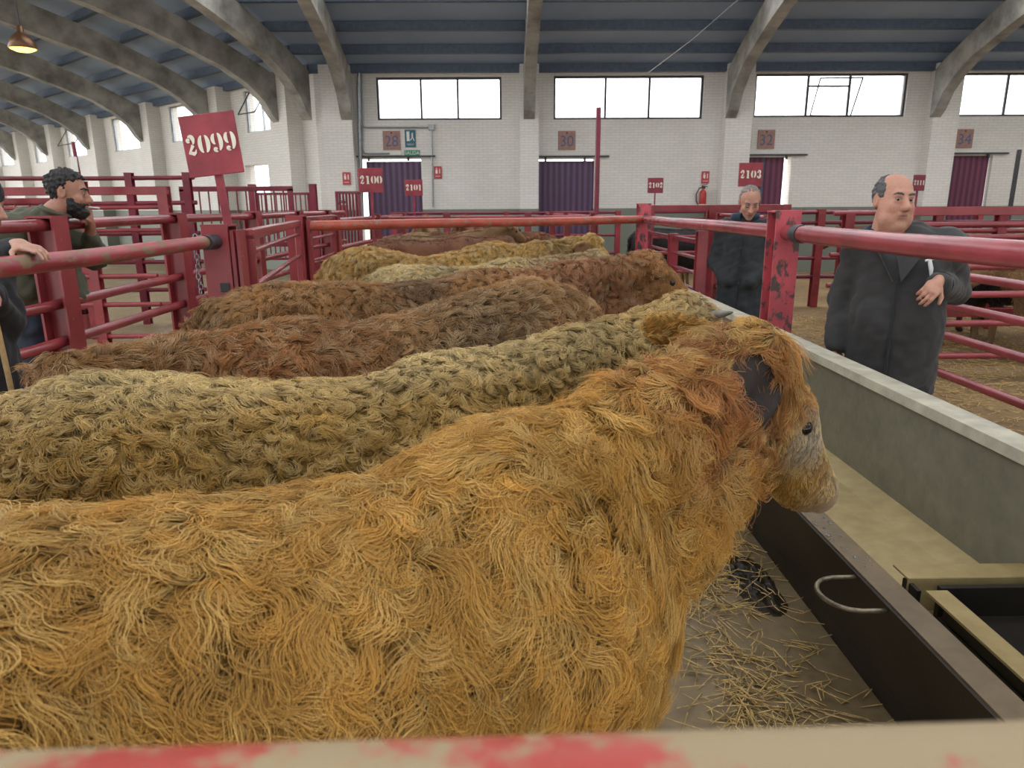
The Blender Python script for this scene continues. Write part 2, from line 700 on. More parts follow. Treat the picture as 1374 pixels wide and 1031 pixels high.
# the doorway with daylight behind
s0, _ = wing_s(361, 240); s1, _ = wing_s(330, 240)
lz0 = wing_s(345, 259)[1]; lz1 = wing_s(345, 221)[1]
wholes.append((s0, s1, lz0, lz1))
wall_with_holes('wall_left', CORN.copy(), WD, WN, 46.0, WALL_TOP, wholes)

# window frames, mullions and panes
kw = 0


def make_window(p_of, s0, s1, z0, z1, muls, nrm, ax, open_pane=None, t=0.05, fmat='dark_metal'):
    global kw
    kw += 1
    root = empty('window_%d' % kw, p_of((s0 + s1) / 2, z0))
    tag(root, kind='structure')
    O = root.location
    fr = MB()
    ctr = lambda s, z, off=0.1: p_of(s, z) - nrm * off - O
    fr.box(ctr((s0 + s1) / 2, z0 + t / 2), (s1 - s0, 0.06, t), axes=(ax, nrm, Vector((0, 0, 1))))
    fr.box(ctr((s0 + s1) / 2, z1 - t / 2), (s1 - s0, 0.06, t), axes=(ax, nrm, Vector((0, 0, 1))))
    for s in (s0 + t / 2, s1 - t / 2):
        fr.box(ctr(s, (z0 + z1) / 2), (t, 0.06, z1 - z0 - 2 * t), axes=(ax, nrm, Vector((0, 0, 1))))
    for s in muls:
        fr.box(ctr(s, (z0 + z1) / 2), (0.05, 0.05, z1 - z0 - 2 * t), axes=(ax, nrm, Vector((0, 0, 1))))
    fr.build('window_frame', fmat, root)
    edges = [s0] + list(muls) + [s1]
    for i, (a, b) in enumerate(zip(edges[:-1], edges[1:])):
        if open_pane == i: continue
        pn = MB()
        pn.box(ctr((a + b) / 2, (z0 + z1) / 2, 0.11), (b - a - 0.02, 0.006, z1 - z0 - 0.04), axes=(ax, nrm, Vector((0, 0, 1))))
        pn.build('pane', 'glass', root)
    return root


for x0, x1, z0, z1, muls in wins:
    op = 1 if abs(x0 - wins[2][0]) < 1e-6 else None
    w = make_window(lambda s, z: Vector((s, YW, z)), x0, x1, z0, z1, muls, NB, AXB, op)
    if op is not None:
        # tilting sash hinged at its foot, its head leaning into the hall and racked sideways
        q = [at_y(1087, 155, YW - 0.02), at_y(1141, 156, YW - 0.02), at_y(1158, 104, YW - 0.75), at_y(1101, 105, YW - 0.75)]
        sm = MB()
        sm.tube([p - w.location for p in q], 0.022, 6, closed=True)
        sash = sm.build('open_sash', 'dark_metal', w)
        pm = MB()
        c = sum(q, Vector()) / 4
        nn = (q[1] - q[0]).cross(q[3] - q[0]).normalized() * 0.003
        pm.add([p - w.location + nn for p in q] + [p - w.location - nn for p in q], [(0, 1, 2, 3), (7, 6, 5, 4), (0, 4, 5, 1), (1, 5, 6, 2), (2, 6, 7, 3), (3, 7, 4, 0)])
        gp = pm.build('pane', 'glass', sash)
        xb = MB()
        xb.box(Vector(((muls[0] + muls[1]) / 2, YW + 0.1, z0 + (z1 - z0) * 0.72)) - w.location, (muls[1] - muls[0], 0.04, 0.04))
        xb.build('transom_bar', 'dark_metal', w)
for i, (s0_, s1_, z0, z1) in enumerate(wwins):
    p_of = lambda s, z: CORN + WD * s + Vector((0, 0, z))
    w = make_window(p_of, s0_, s1_, z0, z1, [(s0_ + s1_) / 2] if i == 0 else [], WN, WD, None, 0.035, 'metal')
    if i in (0, 3):
        sm = MB()
        a = p_of(s0_ + (0.15 if i == 0 else 0.7), z1 - 0.05) ; b = p_of(s1_ - 0.3, z1 - 0.05)
        if i == 0:
            a = p_of(s0_ + (s1_ - s0_) * 0.2, z1 - 0.02); b = p_of(s0_ + (s1_ - s0_) * 0.75, z1 - 0.02)
        dn = WN * 0.4 + Vector((0, 0, -0.62))
        pts = [a, b, b + dn, a + dn]
        sm.tube([p - w.location for p in pts], 0.018, 6, closed=True)
        sm.build('open_sash', 'dark_metal', w)
k_b = empty('window_%d' % (kw + 1), CORN + WD * ((s0 + s1) / 2) + Vector((0, 0, lz0)))
tag(k_b, kind='structure')
mbp = MB(); mbp.box(-WN * 0.12 + Vector((0, 0, (lz1 - lz0) / 2)), (abs(s1 - s0), 0.01, lz1 - lz0), axes=(WD, WN, Vector((0, 0, 1))))
mbp.build('pane', 'glass', k_b)
s_a, _ = wing_s(330, 240); s_b, _ = wing_s(303, 240)

# doors in the back wall
kd = 0
for (x0, x1, z1, num), gap in zip(doors, ((0.16, 0.0, 0.06), (0.0, 0.0, 0.05), (0.0, 0.15, 0.0), (0.0, 0.03, 0.0))):
    kd += 1
    d = empty('door_%d' % kd, ((x0 + x1) / 2, YW + 0.12, 0)); tag(d, kind='structure')
    mb = MB()
    a, b = x0 + gap[0], x1 - gap[1]
    mb.box(((a + b) / 2 - d.location.x, 0, (z1 - gap[2]) / 2), (b - a, 0.05, z1 - gap[2]))
    mb.build('door_leaf', 'door' if kd < 3 else 'door_maroon', d)
    tr = MB()
    tr.box((0.1, -0.16, z1 + 0.05), (x1 - x0 + 0.5, 0.05, 0.035))
    for sx in (-0.5, 0.45):
        tr.box((sx, -0.16, z1 + 0.0), (0.05, 0.04, 0.12))
    tr.build('door_track', 'dark_metal', d)
    if kd == 3:
        pst = MB(); pst.box(((x0 + 0.55) - d.location.x, -0.03, z1 / 2), (0.05, 0.03, z1)); pst.build('door_rib', 'purlin', d)

# pilasters
pil_x = [(438, 478), (697, 722), (966, 992), (1236, 1264)]
for a, b in pil_x:
    x0, x1 = X_at(a, 200), X_at(b, 200)
    if a > 900: x1 = x0 + 0.62
    mb = MB()
    mb.box(((x0 + x1) / 2, YW - 0.17, (WALL_TOP + 0.05) / 2), (x1 - x0, 0.34, WALL_TOP + 0.05))
    o = tag(mb.build('trim_1', 'brick'), kind='structure')
    wall_uv(o, AXB, CORN)
for px in (396, 306, 213, 138, 80, 34, -5, -40):
    s, _ = wing_s(px, 200)
    mb = MB()
    mb.box(CORN + WD * s + WN * 0.2 + Vector((0, 0, WALL_TOP / 2)), (0.75, 0.42, WALL_TOP), axes=(WD, WN, Vector((0, 0, 1))))
    o = tag(mb.build('trim_2', 'brick'), kind='structure')
    wall_uv(o, WD, CORN)

# roof: profile (u from the wall, z), swept along both walls with a mitre at the corner
PROF = [(0, 4.80), (0.4, 5.00), (1.3, 5.38), (2.2, 5.72), (3.0, 5.98), (4.6, 6.40), (7.0, 6.82), (10.6, 7.15)]
BOT = [(0.0, 3.62), (0.18, 3.78), (0.4, 4.12), (0.8, 4.45), (1.3, 4.72), (2.2, 5.03), (3.0, 5.27), (4.6, 5.66), (7.0, 6.05), (10.6, 6.35)]
bis = (NB + WN).normalized(); mit = bis / bis.dot(NB)


def roof_pts(u, z):
    return [Vector((18, YW, z)) + NB * u, CORN + mit * u + Vector((0, 0, z)), CORN + WD * 46 + WN * u + Vector((0, 0, z))]


rf = MB()
prow = [roof_pts(-0.3, PROF[0][1] - 0.1)] + [roof_pts(u, z) for u, z in PROF]
vs = [v for r in prow for v in r] + [v + Vector((0, 0, 0.15)) for r in prow for v in r]
nn = len(prow); fs = []
for i in range(nn - 1):
    for j in range(2):
        if j == 0 and i in (5, 6): continue          # unseen roof gap added to brighten the back bay
        a = i * 3 + j
        fs.append((a, a + 1, a + 4, a + 3)); b = a + nn * 3
        fs.append((b, b + 3, b + 4, b + 1))
rf.add(vs, fs)
tag(rf.build('ceiling', 'ceiling'), kind='structure')


def prof_z(u, P): return float(np.interp(u, [p[0] for p in P], [p[1] for p in P]))


for u in (0.12, 0.75, 1.5, 2.4, 3.4, 4.5, 5.7, 7.0, 8.4, 9.8):
    z = prof_z(u, PROF) - 0.09
    pts = roof_pts(u, z)
    mb = MB()
    hw, hh = (0.06, 0.09)
    for a, b, nrm in ((pts[0], pts[1], NB), (pts[1], pts[2], WN)):
        ax = (b - a).normalized()
        mb.box((a + b) / 2, ((b - a).length, hw * 2, hh * 2), axes=(ax, nrm, Vector((0, 0, 1))))
    tag(mb.build('ceiling_purlin', 'purlin'), kind='structure')


def beam(p, d, width=0.26):
    side = Vector((-d.y, d.x, 0))
    poly = [(u, z) for u, z in BOT] + [(u, z - 0.12) for u, z in reversed(PROF)]
    mb = MB()
    mb.prism(poly, p - side * width / 2, d, Vector((0, 0, 1)), side * width)
    # raised flange along the lower edge
    tag(mb.build('roof_beam', 'concrete'), kind='structure')


for px in (466, 710, 980, 1254):
    beam(Vector((at_y(px, 165, YW - 0.35).x, YW - 0.34, 0)), NB)
bm2 = (NB + WN).normalized()
beam(CORN + bm2 * 0.35, bm2)
for px in (392, 300, 208, 134, 76, 31, -8, -44):
    s, _ = wing_s(px, 190)
    beam(CORN + WD * s + WN * 0.36, WN)

# main roof over the pens: sheeting with long open gaps added to let in overhead light, and the two far walls
RL = [(7.6, 5.2), (3.9, 1.9), (0.6, -1.2), (-2.4, -8.0)]
for y1, y0 in RL:
    mb = MB(); mb.box((-6, (y0 + y1) / 2, 7.3), (50, y1 - y0, 0.12))
    tag(mb.build('ceiling', 'ceiling'), kind='structure')
mb = MB(); mb.box((0, -8.1, 3.7), (60, 0.2, 7.4)); tag(mb.build('wall_front', 'brick'), kind='structure')
mb = MB(); mb.box((18.2, 5, 3.7), (0.2, 26.4, 7.4)); tag(mb.build('wall_right', 'brick'), kind='structure')

# ---------------------------------------------------------------- things on the back wall
MAT['orange_board'] = plain('faded_orange_board', (0.36, 0.20, 0.15), 0.6)
MAT['blue_ink'] = plain('blue_lettering', (0.08, 0.13, 0.25), 0.6, 0, 0.02)
MAT['sign_red'] = plain('red_sign_face', (0.50, 0.06, 0.07), 0.5, 0, 0.05)
MAT['sign_green'] = plain('green_sign_face', (0.02, 0.26, 0.14), 0.5, 0, 0.05)
MAT['sign_blue'] = plain('dark_teal_sign_face', (0.015, 0.13, 0.17), 0.5, 0, 0.05)
MAT['ext_red'] = plain('extinguisher_red', (0.45, 0.03, 0.03), 0.3, 0, 0.05)


def wall_board(name, px, py, wpx, hpx, mat, label, cat, group=None, y=YW - 0.02):
    c = at_y(px, py, y)
    k = y / 953.0 * 0.955
    o = empty(name, c)
    tag(o, label, cat, group)
    mb = MB(); mb.box((0, 0, 0), (wpx * k, 0.02, hpx * k), ch=0.004)
    mb.build('board', mat, o)
    return o, k


for px, py, t, where in ((525.5, 188.5, '28', 'beside the teal exit pictogram'), (760.5, 188.5, '30', 'over the middle door next to the tall pole'), (1028, 187, '32', 'under the window with the tilted open sash'), (1294, 186, '34', 'over the door furthest to the right')):
    o, k = wall_board('bay_number_sign', px, py, 23, 24, 'orange_board', 'faded orange board numbered %s, %s' % (t, where), 'sign')
    put_text('lettering', t, 0.36, (0, -0.012, -0.03), 'blue_ink', o, squash=0.95)
    mb = MB(); mb.lathe((0, 0, 0), [(0.0, -0.004), (0.02, -0.004), (0.02, 0.004), (0, 0.004)], 10)
    q = mb.build('bolt', 'dark_metal', o); q.location = (0, -0.014, 0.17); q.rotation_euler = (math.pi / 2, 0, 0)
o, k = wall_board('exit_pictogram_sign', 550.5, 186, 14, 22, 'sign_blue', 'dark teal exit sign with a white doorway and running figure', 'sign')
mb = MB(); mb.box((-0.05, -0.012, 0.05), (0.07, 0.004, 0.22))
mb.box((0.055, -0.012, 0.11), (0.03, 0.004, 0.04)); mb.box((0.05, -0.012, 0.05), (0.035, 0.004, 0.09))
mb.box((0.075, -0.012, -0.01), (0.02, 0.004, 0.09), axes=(Vector((0.9, 0, 0.4)).normalized(), Vector((0, 1, 0)), Vector((-0.4, 0, 0.9)).normalized()))
mb.box((0.025, -0.012, -0.01), (0.02, 0.004, 0.09), axes=(Vector((0.8, 0, -0.6)).normalized(), Vector((0, 1, 0)), Vector((0.6, 0, 0.8)).normalized()))
mb.build('pictogram', 'white', o)
mb = MB(); mb.box((0, -0.012, -0.11), (0.2, 0.004, 0.006)); mb.box((0, -0.012, -0.14), (0.16, 0.004, 0.022)); mb.build('caption_lines', 'metal', o)
o, k = wall_board('exit_sign', 553, 205.5, 21, 7, 'sign_green', 'green exit sign reading SALIDA above the left door', 'sign')
put_text('lettering', 'SALIDA', 0.115, (0, -0.013, 0), 'white', o, squash=0.95)
for px, py, l, fl_ in ((465, 239.5, 'red fire extinguisher sign left of the 28 door, over an extinguisher', 0), (587.5, 231.5, 'red fire equipment sign on the wall right of the 28 door', 0), (946.5, 238, 'red fire extinguisher sign on the wall between bays 30 and 32', 1)):
    o, k = wall_board('fire_sign', px, py, 10.5, 16, 'sign_red', l, 'sign', None, YW - (0.36 if px < 480 else 0.02))
    mb = MB(); mb.box((-0.03, -0.012, 0.02), (0.05, 0.004, 0.09), ch=0.0); mb.box((-0.03, -0.012, 0.09), (0.03, 0.004, 0.025)); mb.box((0.045, -0.012, 0.03), (0.022, 0.004, 0.11)); mb.box((0, -0.012, -0.09), (0.12, 0.004, 0.012))
    mb.build('pictogram', 'white', o)


def extinguisher(px, py, y, label):
    c = at_y(px, py, y)
    o = empty('fire_extinguisher', (c.x, c.y, c.z - 0.3)); tag(o, label, 'fire extinguisher')
    mb = MB(); mb.lathe((0, 0, 0), [(0, 0), (0.075, 0.0), (0.085, 0.02), (0.085, 0.38), (0.075, 0.42), (0.03, 0.46), (0.028, 0.5), (0, 0.5)], 20)
    mb.build('cylinder_body', 'ext_red', o)
    mb = MB(); mb.box((0, 0.10, 0.35), (0.05, 0.06, 0.06)); mb.build('bracket', 'dark_metal', o)
    mb = MB(); mb.lathe((0, 0, 0), [(0.0865, 0.02), (0.0865, 0.12)], 20); mb.build('base_band', 'white', o)
    mb = MB(); mb.box((0.03, 0, 0.54), (0.14, 0.025, 0.02)); mb.box((0.02, 0, 0.51), (0.05, 0.03, 0.05)); mb.box((0.03, 0, 0.575), (0.15, 0.02, 0.015), axes=(Vector((0.95, 0, 0.3)).normalized(), Vector((0, 1, 0)), Vector((-0.3, 0, 0.95)).normalized()))
    mb.build('handle', 'black', o)
    mb = MB(); mb.tube([(-0.01, 0, 0.52), (-0.1, -0.02, 0.5), (-0.17, -0.02, 0.36), (-0.16, -0.02, 0.2), (-0.11, -0.02, 0.1)], 0.014, 8); mb.build('hose', 'black', o)


extinguisher(461.5, 284, YW - 0.48, 'red fire extinguisher hanging on the pilaster left of the 28 door')
extinguisher(943, 264, YW - 0.12, 'red fire extinguisher hanging on the wall left of the 2103 sign')

# conduit and junction box beside door 28
cd = MB()
P = lambda px, py: at_y(px, py, YW - 0.045)
cd.tube([P(486, 100), P(486.5, 165), P(488, 170), P(493, 171), P(576, 171)], 0.02, 6)
cd.tube([P(486, 168), P(486.5, 200), P(489, 205), P(494, 206), P(523, 206)], 0.018, 6)
cd.tube([P(579, 175), P(581, 278)], 0.02, 6)
ocd = cd.build('electric_conduit', 'metal'); tag(ocd, 'thin grey conduit running round the 28 door with a drop to the rails', 'conduit')
cb = MB(); c = P(579, 171); cb.box(c, (0.14, 0.06, 0.13), ch=0.008); cb.build('junction_box', 'metal', ocd)
o, k = wall_board('emergency_light', 530.5, 206, 15.5, 4.5, 'white', 'small white emergency light box over the 28 door', 'light')
# drain pipes
dp = MB(); dp.tube([at_y(482, 92, YW - 0.1), at_y(481, 120, YW - 0.1), at_y(486, 300, YW - 0.1)], 0.05, 8)
tag(dp.build('drain_pipe', 'metal'), 'grey drain pipe on the corner pilaster, left of the 28 door', 'pipe')
# pendant lamp
MAT['lamp_shade'] = plain('brown_lamp_shade', (0.16, 0.08, 0.04), 0.35, 0.5)
lm, lnt, lbs = new_mat('warm_lamp_glow')
lbs.inputs['Emission Color'].default_value = (1.0, 0.62, 0.14, 1); lbs.inputs['Emission Strength'].default_value = 2.2
lbs.inputs['Base Color'].default_value = (0.9, 0.6, 0.2, 1)
MAT['lamp_glow'] = lm
c = at_y(31, 66, 12.0)
lamp = empty('pendant_lamp', c); tag(lamp, 'round brown pendant lamp glowing orange under the roof beams', 'lamp')
mb = MB(); mb.lathe((0, 0, 0), [(0.19, 0.0), (0.2, 0.02), (0.17, 0.12), (0.11, 0.2), (0.05, 0.24), (0.05, 0.32), (0.03, 0.34), (0, 0.34)], 24); mb.build('lamp_shade', 'lamp_shade', lamp)
mb = MB(); mb.lathe((0, 0, 0), [(0.0, -0.045), (0.1, -0.035), (0.17, -0.005), (0.187, 0.02), (0.0, 0.03)], 24); mb.build('diffuser', 'lamp_glow', lamp)
mb = MB(); mb.tube([(0, 0, 0.33), (0, 0, 2.3)], 0.012, 6); mb.build('cord', 'dark_metal', lamp)
# thin wire under the roof
wm = MB(); wm.tube([at_y(869, 98, 17.6), at_y(930, 52, 14.5), at_y(992, -2, 12.0)], 0.008, 5)
tag(wm.build('stay_wire', 'metal'), 'thin wire slanting up under the roof above window bay 30', 'wire')
# daylight-white hoop and lamp on the wall foot are left out: too small to read
# ================================================================ PENS: posts, rails, gates, trough, signs
ZT = 1.47
UPV = Vector((0, 0, 1))


def make_post(p, h, ax, mat, parent, w=0.14, plate=True, name='post', O=None):
    """rolled steel I-section post"""
    mb = MB()
    ay = Vector((-ax.y, ax.x, 0))
    O = O or Vector((0, 0, 0))
    c = Vector((p[0], p[1], h / 2)) - O
    t = 0.014
    mb.box(c + ay * (w / 2 - t / 2), (w * 0.95, t, h), axes=(ax, ay, UPV))
    mb.box(c - ay * (w / 2 - t / 2), (w * 0.95, t, h), axes=(ax, ay, UPV))
    mb.box(c, (t, w - 2 * t, h), axes=(ax, ay, UPV))
    if plate:
        mb.box(c + UPV * (h / 2 + 0.006), (w, w, 0.012), axes=(ax, ay, UPV))
    return mb.build(name, mat, parent)


def fence(name, p0, p1, rails, posts, label, cat='fence', post_h=1.52, post_w=0.12, mat='red', pmat='red', group=None, rad=0.025, top_r=None, top_mat=None, square_top=False):
    p0 = Vector((p0[0], p0[1], 0)); p1 = Vector((p1[0], p1[1], 0))
    ax = (p1 - p0).normalized(); L = (p1 - p0).length
    o = empty(name, p0); tag(o, label, cat, group)
    for i, z in enumerate(rails):
        r = top_r if (i == 0 and top_r) else rad
        mb = MB()
        if i == 0 and square_top:
            ay = Vector((-ax.y, ax.x, 0))
            mb.box(ax * L / 2 + UPV * z, (L, 2 * r, 2 * r), axes=(ax, ay, UPV), ch=0.006)
        else:
            n = max(2, int(L / 1.2))
            mb.tube([ax * (L * k / n) + UPV * (z + 0.004 * math.sin(k * 2.3)) for k in range(n + 1)], r, 16)
        mb.build('rail', (top_mat if (i == 0 and top_mat) else mat), o)
    for s in posts:
        make_post(ax * s, post_h, ax, pmat, o, post_w)
    return o


def gate(name, p0, p1, z0, z1, bars, label, mat='red', t=0.05, group=None, vertical=0, r=0.018, feet=True):
    p0 = Vector((p0[0], p0[1], 0)); p1 = Vector((p1[0], p1[1], 0))
    ax = (p1 - p0).normalized(); L = (p1 - p0).length; ay = Vector((-ax.y, ax.x, 0))
    o = empty(name, p0); tag(o, label, 'gate', group)
    mb = MB()
    for z in (z0, z1):
        mb.box(ax * L / 2 + UPV * z, (L, t, t), axes=(ax, ay, UPV), ch=0.005)
    for s in (t / 2, L - t / 2):
        mb.box(ax * s + UPV * (z0 + z1) / 2, (t, t, z1 - z0), axes=(ax, ay, UPV), ch=0.005)
    if feet and z0 > 0.06:
        for s in (t / 2, L - t / 2):
            mb.box(ax * s + UPV * z0 / 2, (t, t, z0), axes=(ax, ay, UPV))
    mb.build('gate_frame', mat, o)
    for z in bars:
        mb = MB(); mb.tube([ax * t + UPV * z, ax * (L - t) + UPV * z], r, 10); mb.build('bar', mat, o)
    for k in range(vertical):
        s = t + (L - 2 * t) * (k + 0.5) / vertical
        mb = MB(); mb.tube([ax * s + UPV * z0, ax * s + UPV * z1], r * 0.7, 6); mb.build('bar', mat, o)
    return o


# --- the rail right in front of the camera
fr = empty('pen_fence', (-2.0, 0.155, 0)); tag(fr, 'worn red and beige rail running right across the front of the pen', 'fence')
mb = MB()
mb.tube([(0, 0, 1.425), (1.3, 0.02, 1.43), (2.0, 0.034, 1.43), (2.7, 0.048, 1.43), (4.05, 0.075, 1.43)], 0.045, 32)
mb.build('rail', 'rail_front', fr)
for x in (0.0, 4.05):
    make_post(Vector((x, 0.02 + x * 0.018, 0)), 1.5, Vector((1, 0, 0)), 'red', fr, 0.14)
for z in (1.0, 0.6):
    mb = MB(); mb.tube([(0.05, 0.02, z), (4.0, 0.09, z)], 0.025, 10); mb.build('rail', 'red', fr)

# --- left side of the pen, with its gate
A = Vector((-1.57, 4.06, 0))
f1 = fence('pen_fence', (-1.64, 0.3), (A.x - 0.01, A.y - 0.07), [ZT, 1.03, 0.62, 0.22], [0.05], 'near left pen fence with a worn round top rail ending at the 2099 post', post_h=1.40, rad=0.026, top_r=0.034, top_mat='rail_worn')
# worn elbow ring where the rail meets the post
mb = MB(); ax = (Vector((A.x, A.y, 0)) - Vector((-1.64, 0.3, 0))).normalized()
L1 = (A - Vector((-1.64, 0.3, 0))).length
mb.tube([ax * (L1 - 0.20) + UPV * ZT, ax * (L1 - 0.06) + UPV * ZT], 0.040, 16); mb.build('collar', 'dark_metal', f1)
gp = empty('gate_post', A); tag(gp, 'square red gate post carrying the 2099 sign', 'post')
make_post(Vector((0, 0, 0)), 1.55, Vector((1, 0, 0)), 'red', gp, 0.15)
mb = MB(); mb.box((0.085, 0.0, 0.78), (0.02, 0.12, 1.5)); mb.box((0.115, 0, 0.78), (0.02, 0.1, 1.5)); mb.build('hinge_channel', 'red', gp)
mb = MB(); mb.box((0.03, -0.081, 1.22), (0.05, 0.014, 0.05), ch=0.003); mb.build('latch', 'dark_metal', gp)
ch = empty('chain', A + Vector((-0.10, -0.09, 1.2))); tag(ch, 'short steel chain hanging beside the 2099 post', 'chain')
for k in range(12):
    mb = MB(); rr = 0.011
    pts = [(rr * math.cos(a) * (1 if k % 2 else 0.15), rr * math.cos(a) * (0.15 if k % 2 else 1), 0.017 * math.sin(a)) for a in np.linspace(0, 2 * math.pi, 9)[:-1]]
    mb.tube([Vector(p) + Vector((0.004 * math.sin(k * 1.3), -0.01, 0.027 * k)) for p in pts], 0.0032, 5, closed=True)
    mb.build('link', 'metal', ch)
gate('pen_gate', (-1.45, 4.16), (-1.97, 7.05), 0.25, 1.50, [1.40, 1.2, 0.95, 0.7, 0.45], 'red tube gate between the 2099 post and the corner post behind the cattle', t=0.06)
cp = empty('corner_post', (-2.02, 7.2, 0)); tag(cp, 'red corner post where the orange back rail begins', 'post')
make_post(Vector((0, 0, 0)), 1.56, Vector((1, 0, 0)), 'red', cp, 0.17)
mb = MB(); mb.box((0.12, 0, 0.78), (0.03, 0.1, 1.5)); mb.build('hinge_channel', 'red', cp)
gate('pen_gate', (-2.12, 7.35), (-2.26, 9.8), 0.25, 1.52, [1.3, 1.05, 0.8, 0.5], 'red tube gate beyond the corner post, left of the golden cow', t=0.06)

# --- back rail of the pen
B0, B1 = Vector((-1.93, 7.2, 0)), Vector((1.80, 9.35, 0))
fence('pen_fence', B0, B1, [ZT, 0.95, 0.5], [], 'orange-red round rail closing the back of the pen behind the golden cow', rad=0.026, top_r=0.05, mat='red', top_mat='rail_orange')

# --- right side of the pen behind the trough
XR = 1.86
f2 = fence('pen_fence', (XR, 0.2), (XR, 4.70), [ZT], [], 'thick red rail in front of the man in the grey-brown coat', rad=0.05, top_r=0.052)
mb = MB(); mb.tube([(0, 4.26, ZT), (0, 4.36, ZT)], 0.058, 16); mb.build('collar', 'dark_metal', f2)
rp = empty('fence_post', (XR, 4.78, 0)); tag(rp, 'chipped pink and red steel post between the two men in dark coats', 'post')
make_post(Vector((0, 0, 0)), 1.60, Vector((1, 0, 0)), 'red_old', rp, 0.17)
f3 = fence('pen_fence', (XR, 4.86), (XR - 0.02, 9.4), [ZT], [], 'thick red rail in front of the man looking down, between two posts', rad=0.05, top_r=0.05)
gate('pen_gate', (XR + 0.06, 6.95), (XR + 0.04, 9.32), 0.62, 1.30, [1.14, 0.99, 0.83], 'dark red low barred panel under the rail behind the trough', 'maroon', t=0.045)
for yy, hh in ((6.9, 1.40), (8.05, 1.33)):
    q = empty('fence_post', (XR + 0.05, yy, 0)); tag(q, 'slim red post of the barred panel, %s' % ('nearest the man looking down' if yy < 7 else 'in the middle of its bars'), 'post')
    make_post(Vector((0, 0, 0)), hh, Vector((1, 0, 0)), 'red', q, 0.10)
cp2 = empty('corner_post', (XR - 0.01, 9.5, 0)); tag(cp2, 'chipped red corner post at the far right end of the orange back rail', 'post')
make_post(Vector((0, 0, 0)), 1.66, Vector((1, 0, 0)), 'red_old', cp2, 0.17)

# --- alley fence the smoking man leans on
XL = -2.55
f4 = fence('alley_fence', (XL, 1.2), (XL, 11.8), [1.565, 1.12, 0.905, 0.4], [2.92, 4.5, 6.3, 7.9, 9.4], 'long red alley fence the smoking man leans on', post_h=1.60, post_w=0.15, rad=0.03, top_r=0.034)

# --- pens further back
fence('pen_fence', (-2.26, 9.9), (-2.0, 15.2), [ZT, 1.1, 0.7], [0.0, 2.6, 5.0], 'pale-lit rail fence running back under the 2100 sign', rad=0.035)
fence('pen_fence', (XR - 0.06, 9.6), (1.0, 16.2), [ZT, 0.72], [2.4, 4.5, 6.0], 'rail fence running back from the far corner post towards the 30 door', rad=0.035)
fence('pen_fence', (-2.4, 16.3), (2.6, 16.3), [1.50, 1.36, 1.0, 0.6], [0, 2.5, 5.0], 'far red fence across the hall under window bay 28', rad=0.03, mat='maroon')
fence('pen_fence', (-1.95, 12.6), (1.4, 12.6), [1.46, 1.0, 0.6], [1.0, 2.4], 'red cross rail between the two groups of far cattle', rad=0.03)
fence('pen_fence', (2.3, 11.6), (4.6, 11.6), [1.60, 1.42, 1.15, 0.9, 0.6], [0.05, 1.05, 2.2], 'red fence with square top bar left of the man looking down', rad=0.028, top_r=0.05, square_top=True, post_h=1.62)
fence('pen_fence', (4.7, 11.6), (10.5, 11.6), [1.52, 1.36, 1.1, 0.8, 0.5], [0.4, 2.3, 4.0, 5.6], 'far red fence between the heads of the two men', rad=0.03, mat='maroon', post_h=1.56)
fence('pen_fence', (3.0, 15.9), (12.5, 15.9), [1.5, 1.25, 0.9], [1.5, 4.5, 7.5], 'furthest red fence along the dado from bay 30 to bay 34', rad=0.03, mat='maroon')
fence('pen_fence', (3.1, 8.3), (3.4, 11.4), [1.5, 1.25, 1.0, 0.7, 0.4], [0.1, 1.6, 3.0], 'red side fence right of the alley behind the man looking down', rad=0.028)

# --- right-hand pens
XA = 3.62
fence('pen_fence', (XA, 1.4), (XA, 6.32), [1.09, 0.845, 0.60, 0.285], [], 'red four-bar fence coming towards the straw on the right', rad=0.034)
fence('pen_fence', (XA, 6.42), (9.5, 6.42), [1.09, 0.84, 0.575, 0.27], [], 'red four-bar fence behind the coated man with straw before it', rad=0.03)
ep = empty('gate_post', (XA, 6.40, 0)); tag(ep, 'slim red end tube of the right-hand straw pen', 'post')
mb = MB(); mb.tube([(0, 0, 0), (0, 0, 1.12)], 0.03, 10); mb.build('tube', 'red', ep)
gate('pen_gate', (4.05, 7.6), (9.8, 7.6), 0.5, 1.57, [1.43, 1.3, 1.0], 'pink-lit red gate with a square frame right of the 2111 sign', t=0.09, r=0.03)
q = empty('fence_post', (4.15, 7.5, 0)); tag(q, 'broad pink-red post under the square gate right of the coated man', 'post')
make_post(Vector((0, 0, 0)), 1.60, Vector((1, 0, 0)), 'red_old', q, 0.16)
fence('pen_fence', (4.3, 9.4), (10.5, 9.4), [1.53, 1.3, 1.0, 0.6], [0.2, 2.2, 4.2], 'red fence beyond the brown cattle on the right', rad=0.03)

# --- tall race and grilles on the left
fence('cattle_race', (-8.6, 9.2), (-4.15, 9.2), [1.86, 1.66, 1.38, 1.12, 0.8, 0.45], [0.1, 1.2, 2.2, 3.35, 4.4], 'tall red cattle race with many bars behind the smoking man', rad=0.026, top_r=0.05, square_top=True, post_h=1.9, post_w=0.13)
fence('cattle_race', (-8.2, 10.4), (-4.3, 10.4), [2.06, 1.72, 1.3, 0.9, 0.5], [0.2, 1.1, 2.0, 3.0, 3.8], 'second tall race with a dark top tube, seen above the first', rad=0.03, mat='maroon', pmat='maroon', post_h=2.12, post_w=0.10)
gate('sliding_grille', (-7.4, 9.6), (-5.6, 9.6), 0.3, 1.75, [0.9, 1.3], 'red gate panel with upright bars inside the cattle race', t=0.07, vertical=9)
gate('sliding_grille', (-5.3, 12.2), (-3.45, 12.2), 1.05, 1.95, [1.5], 'dark red upright-bar grille left of the bright doorway', 'maroon', t=0.08, vertical=11, r=0.02)
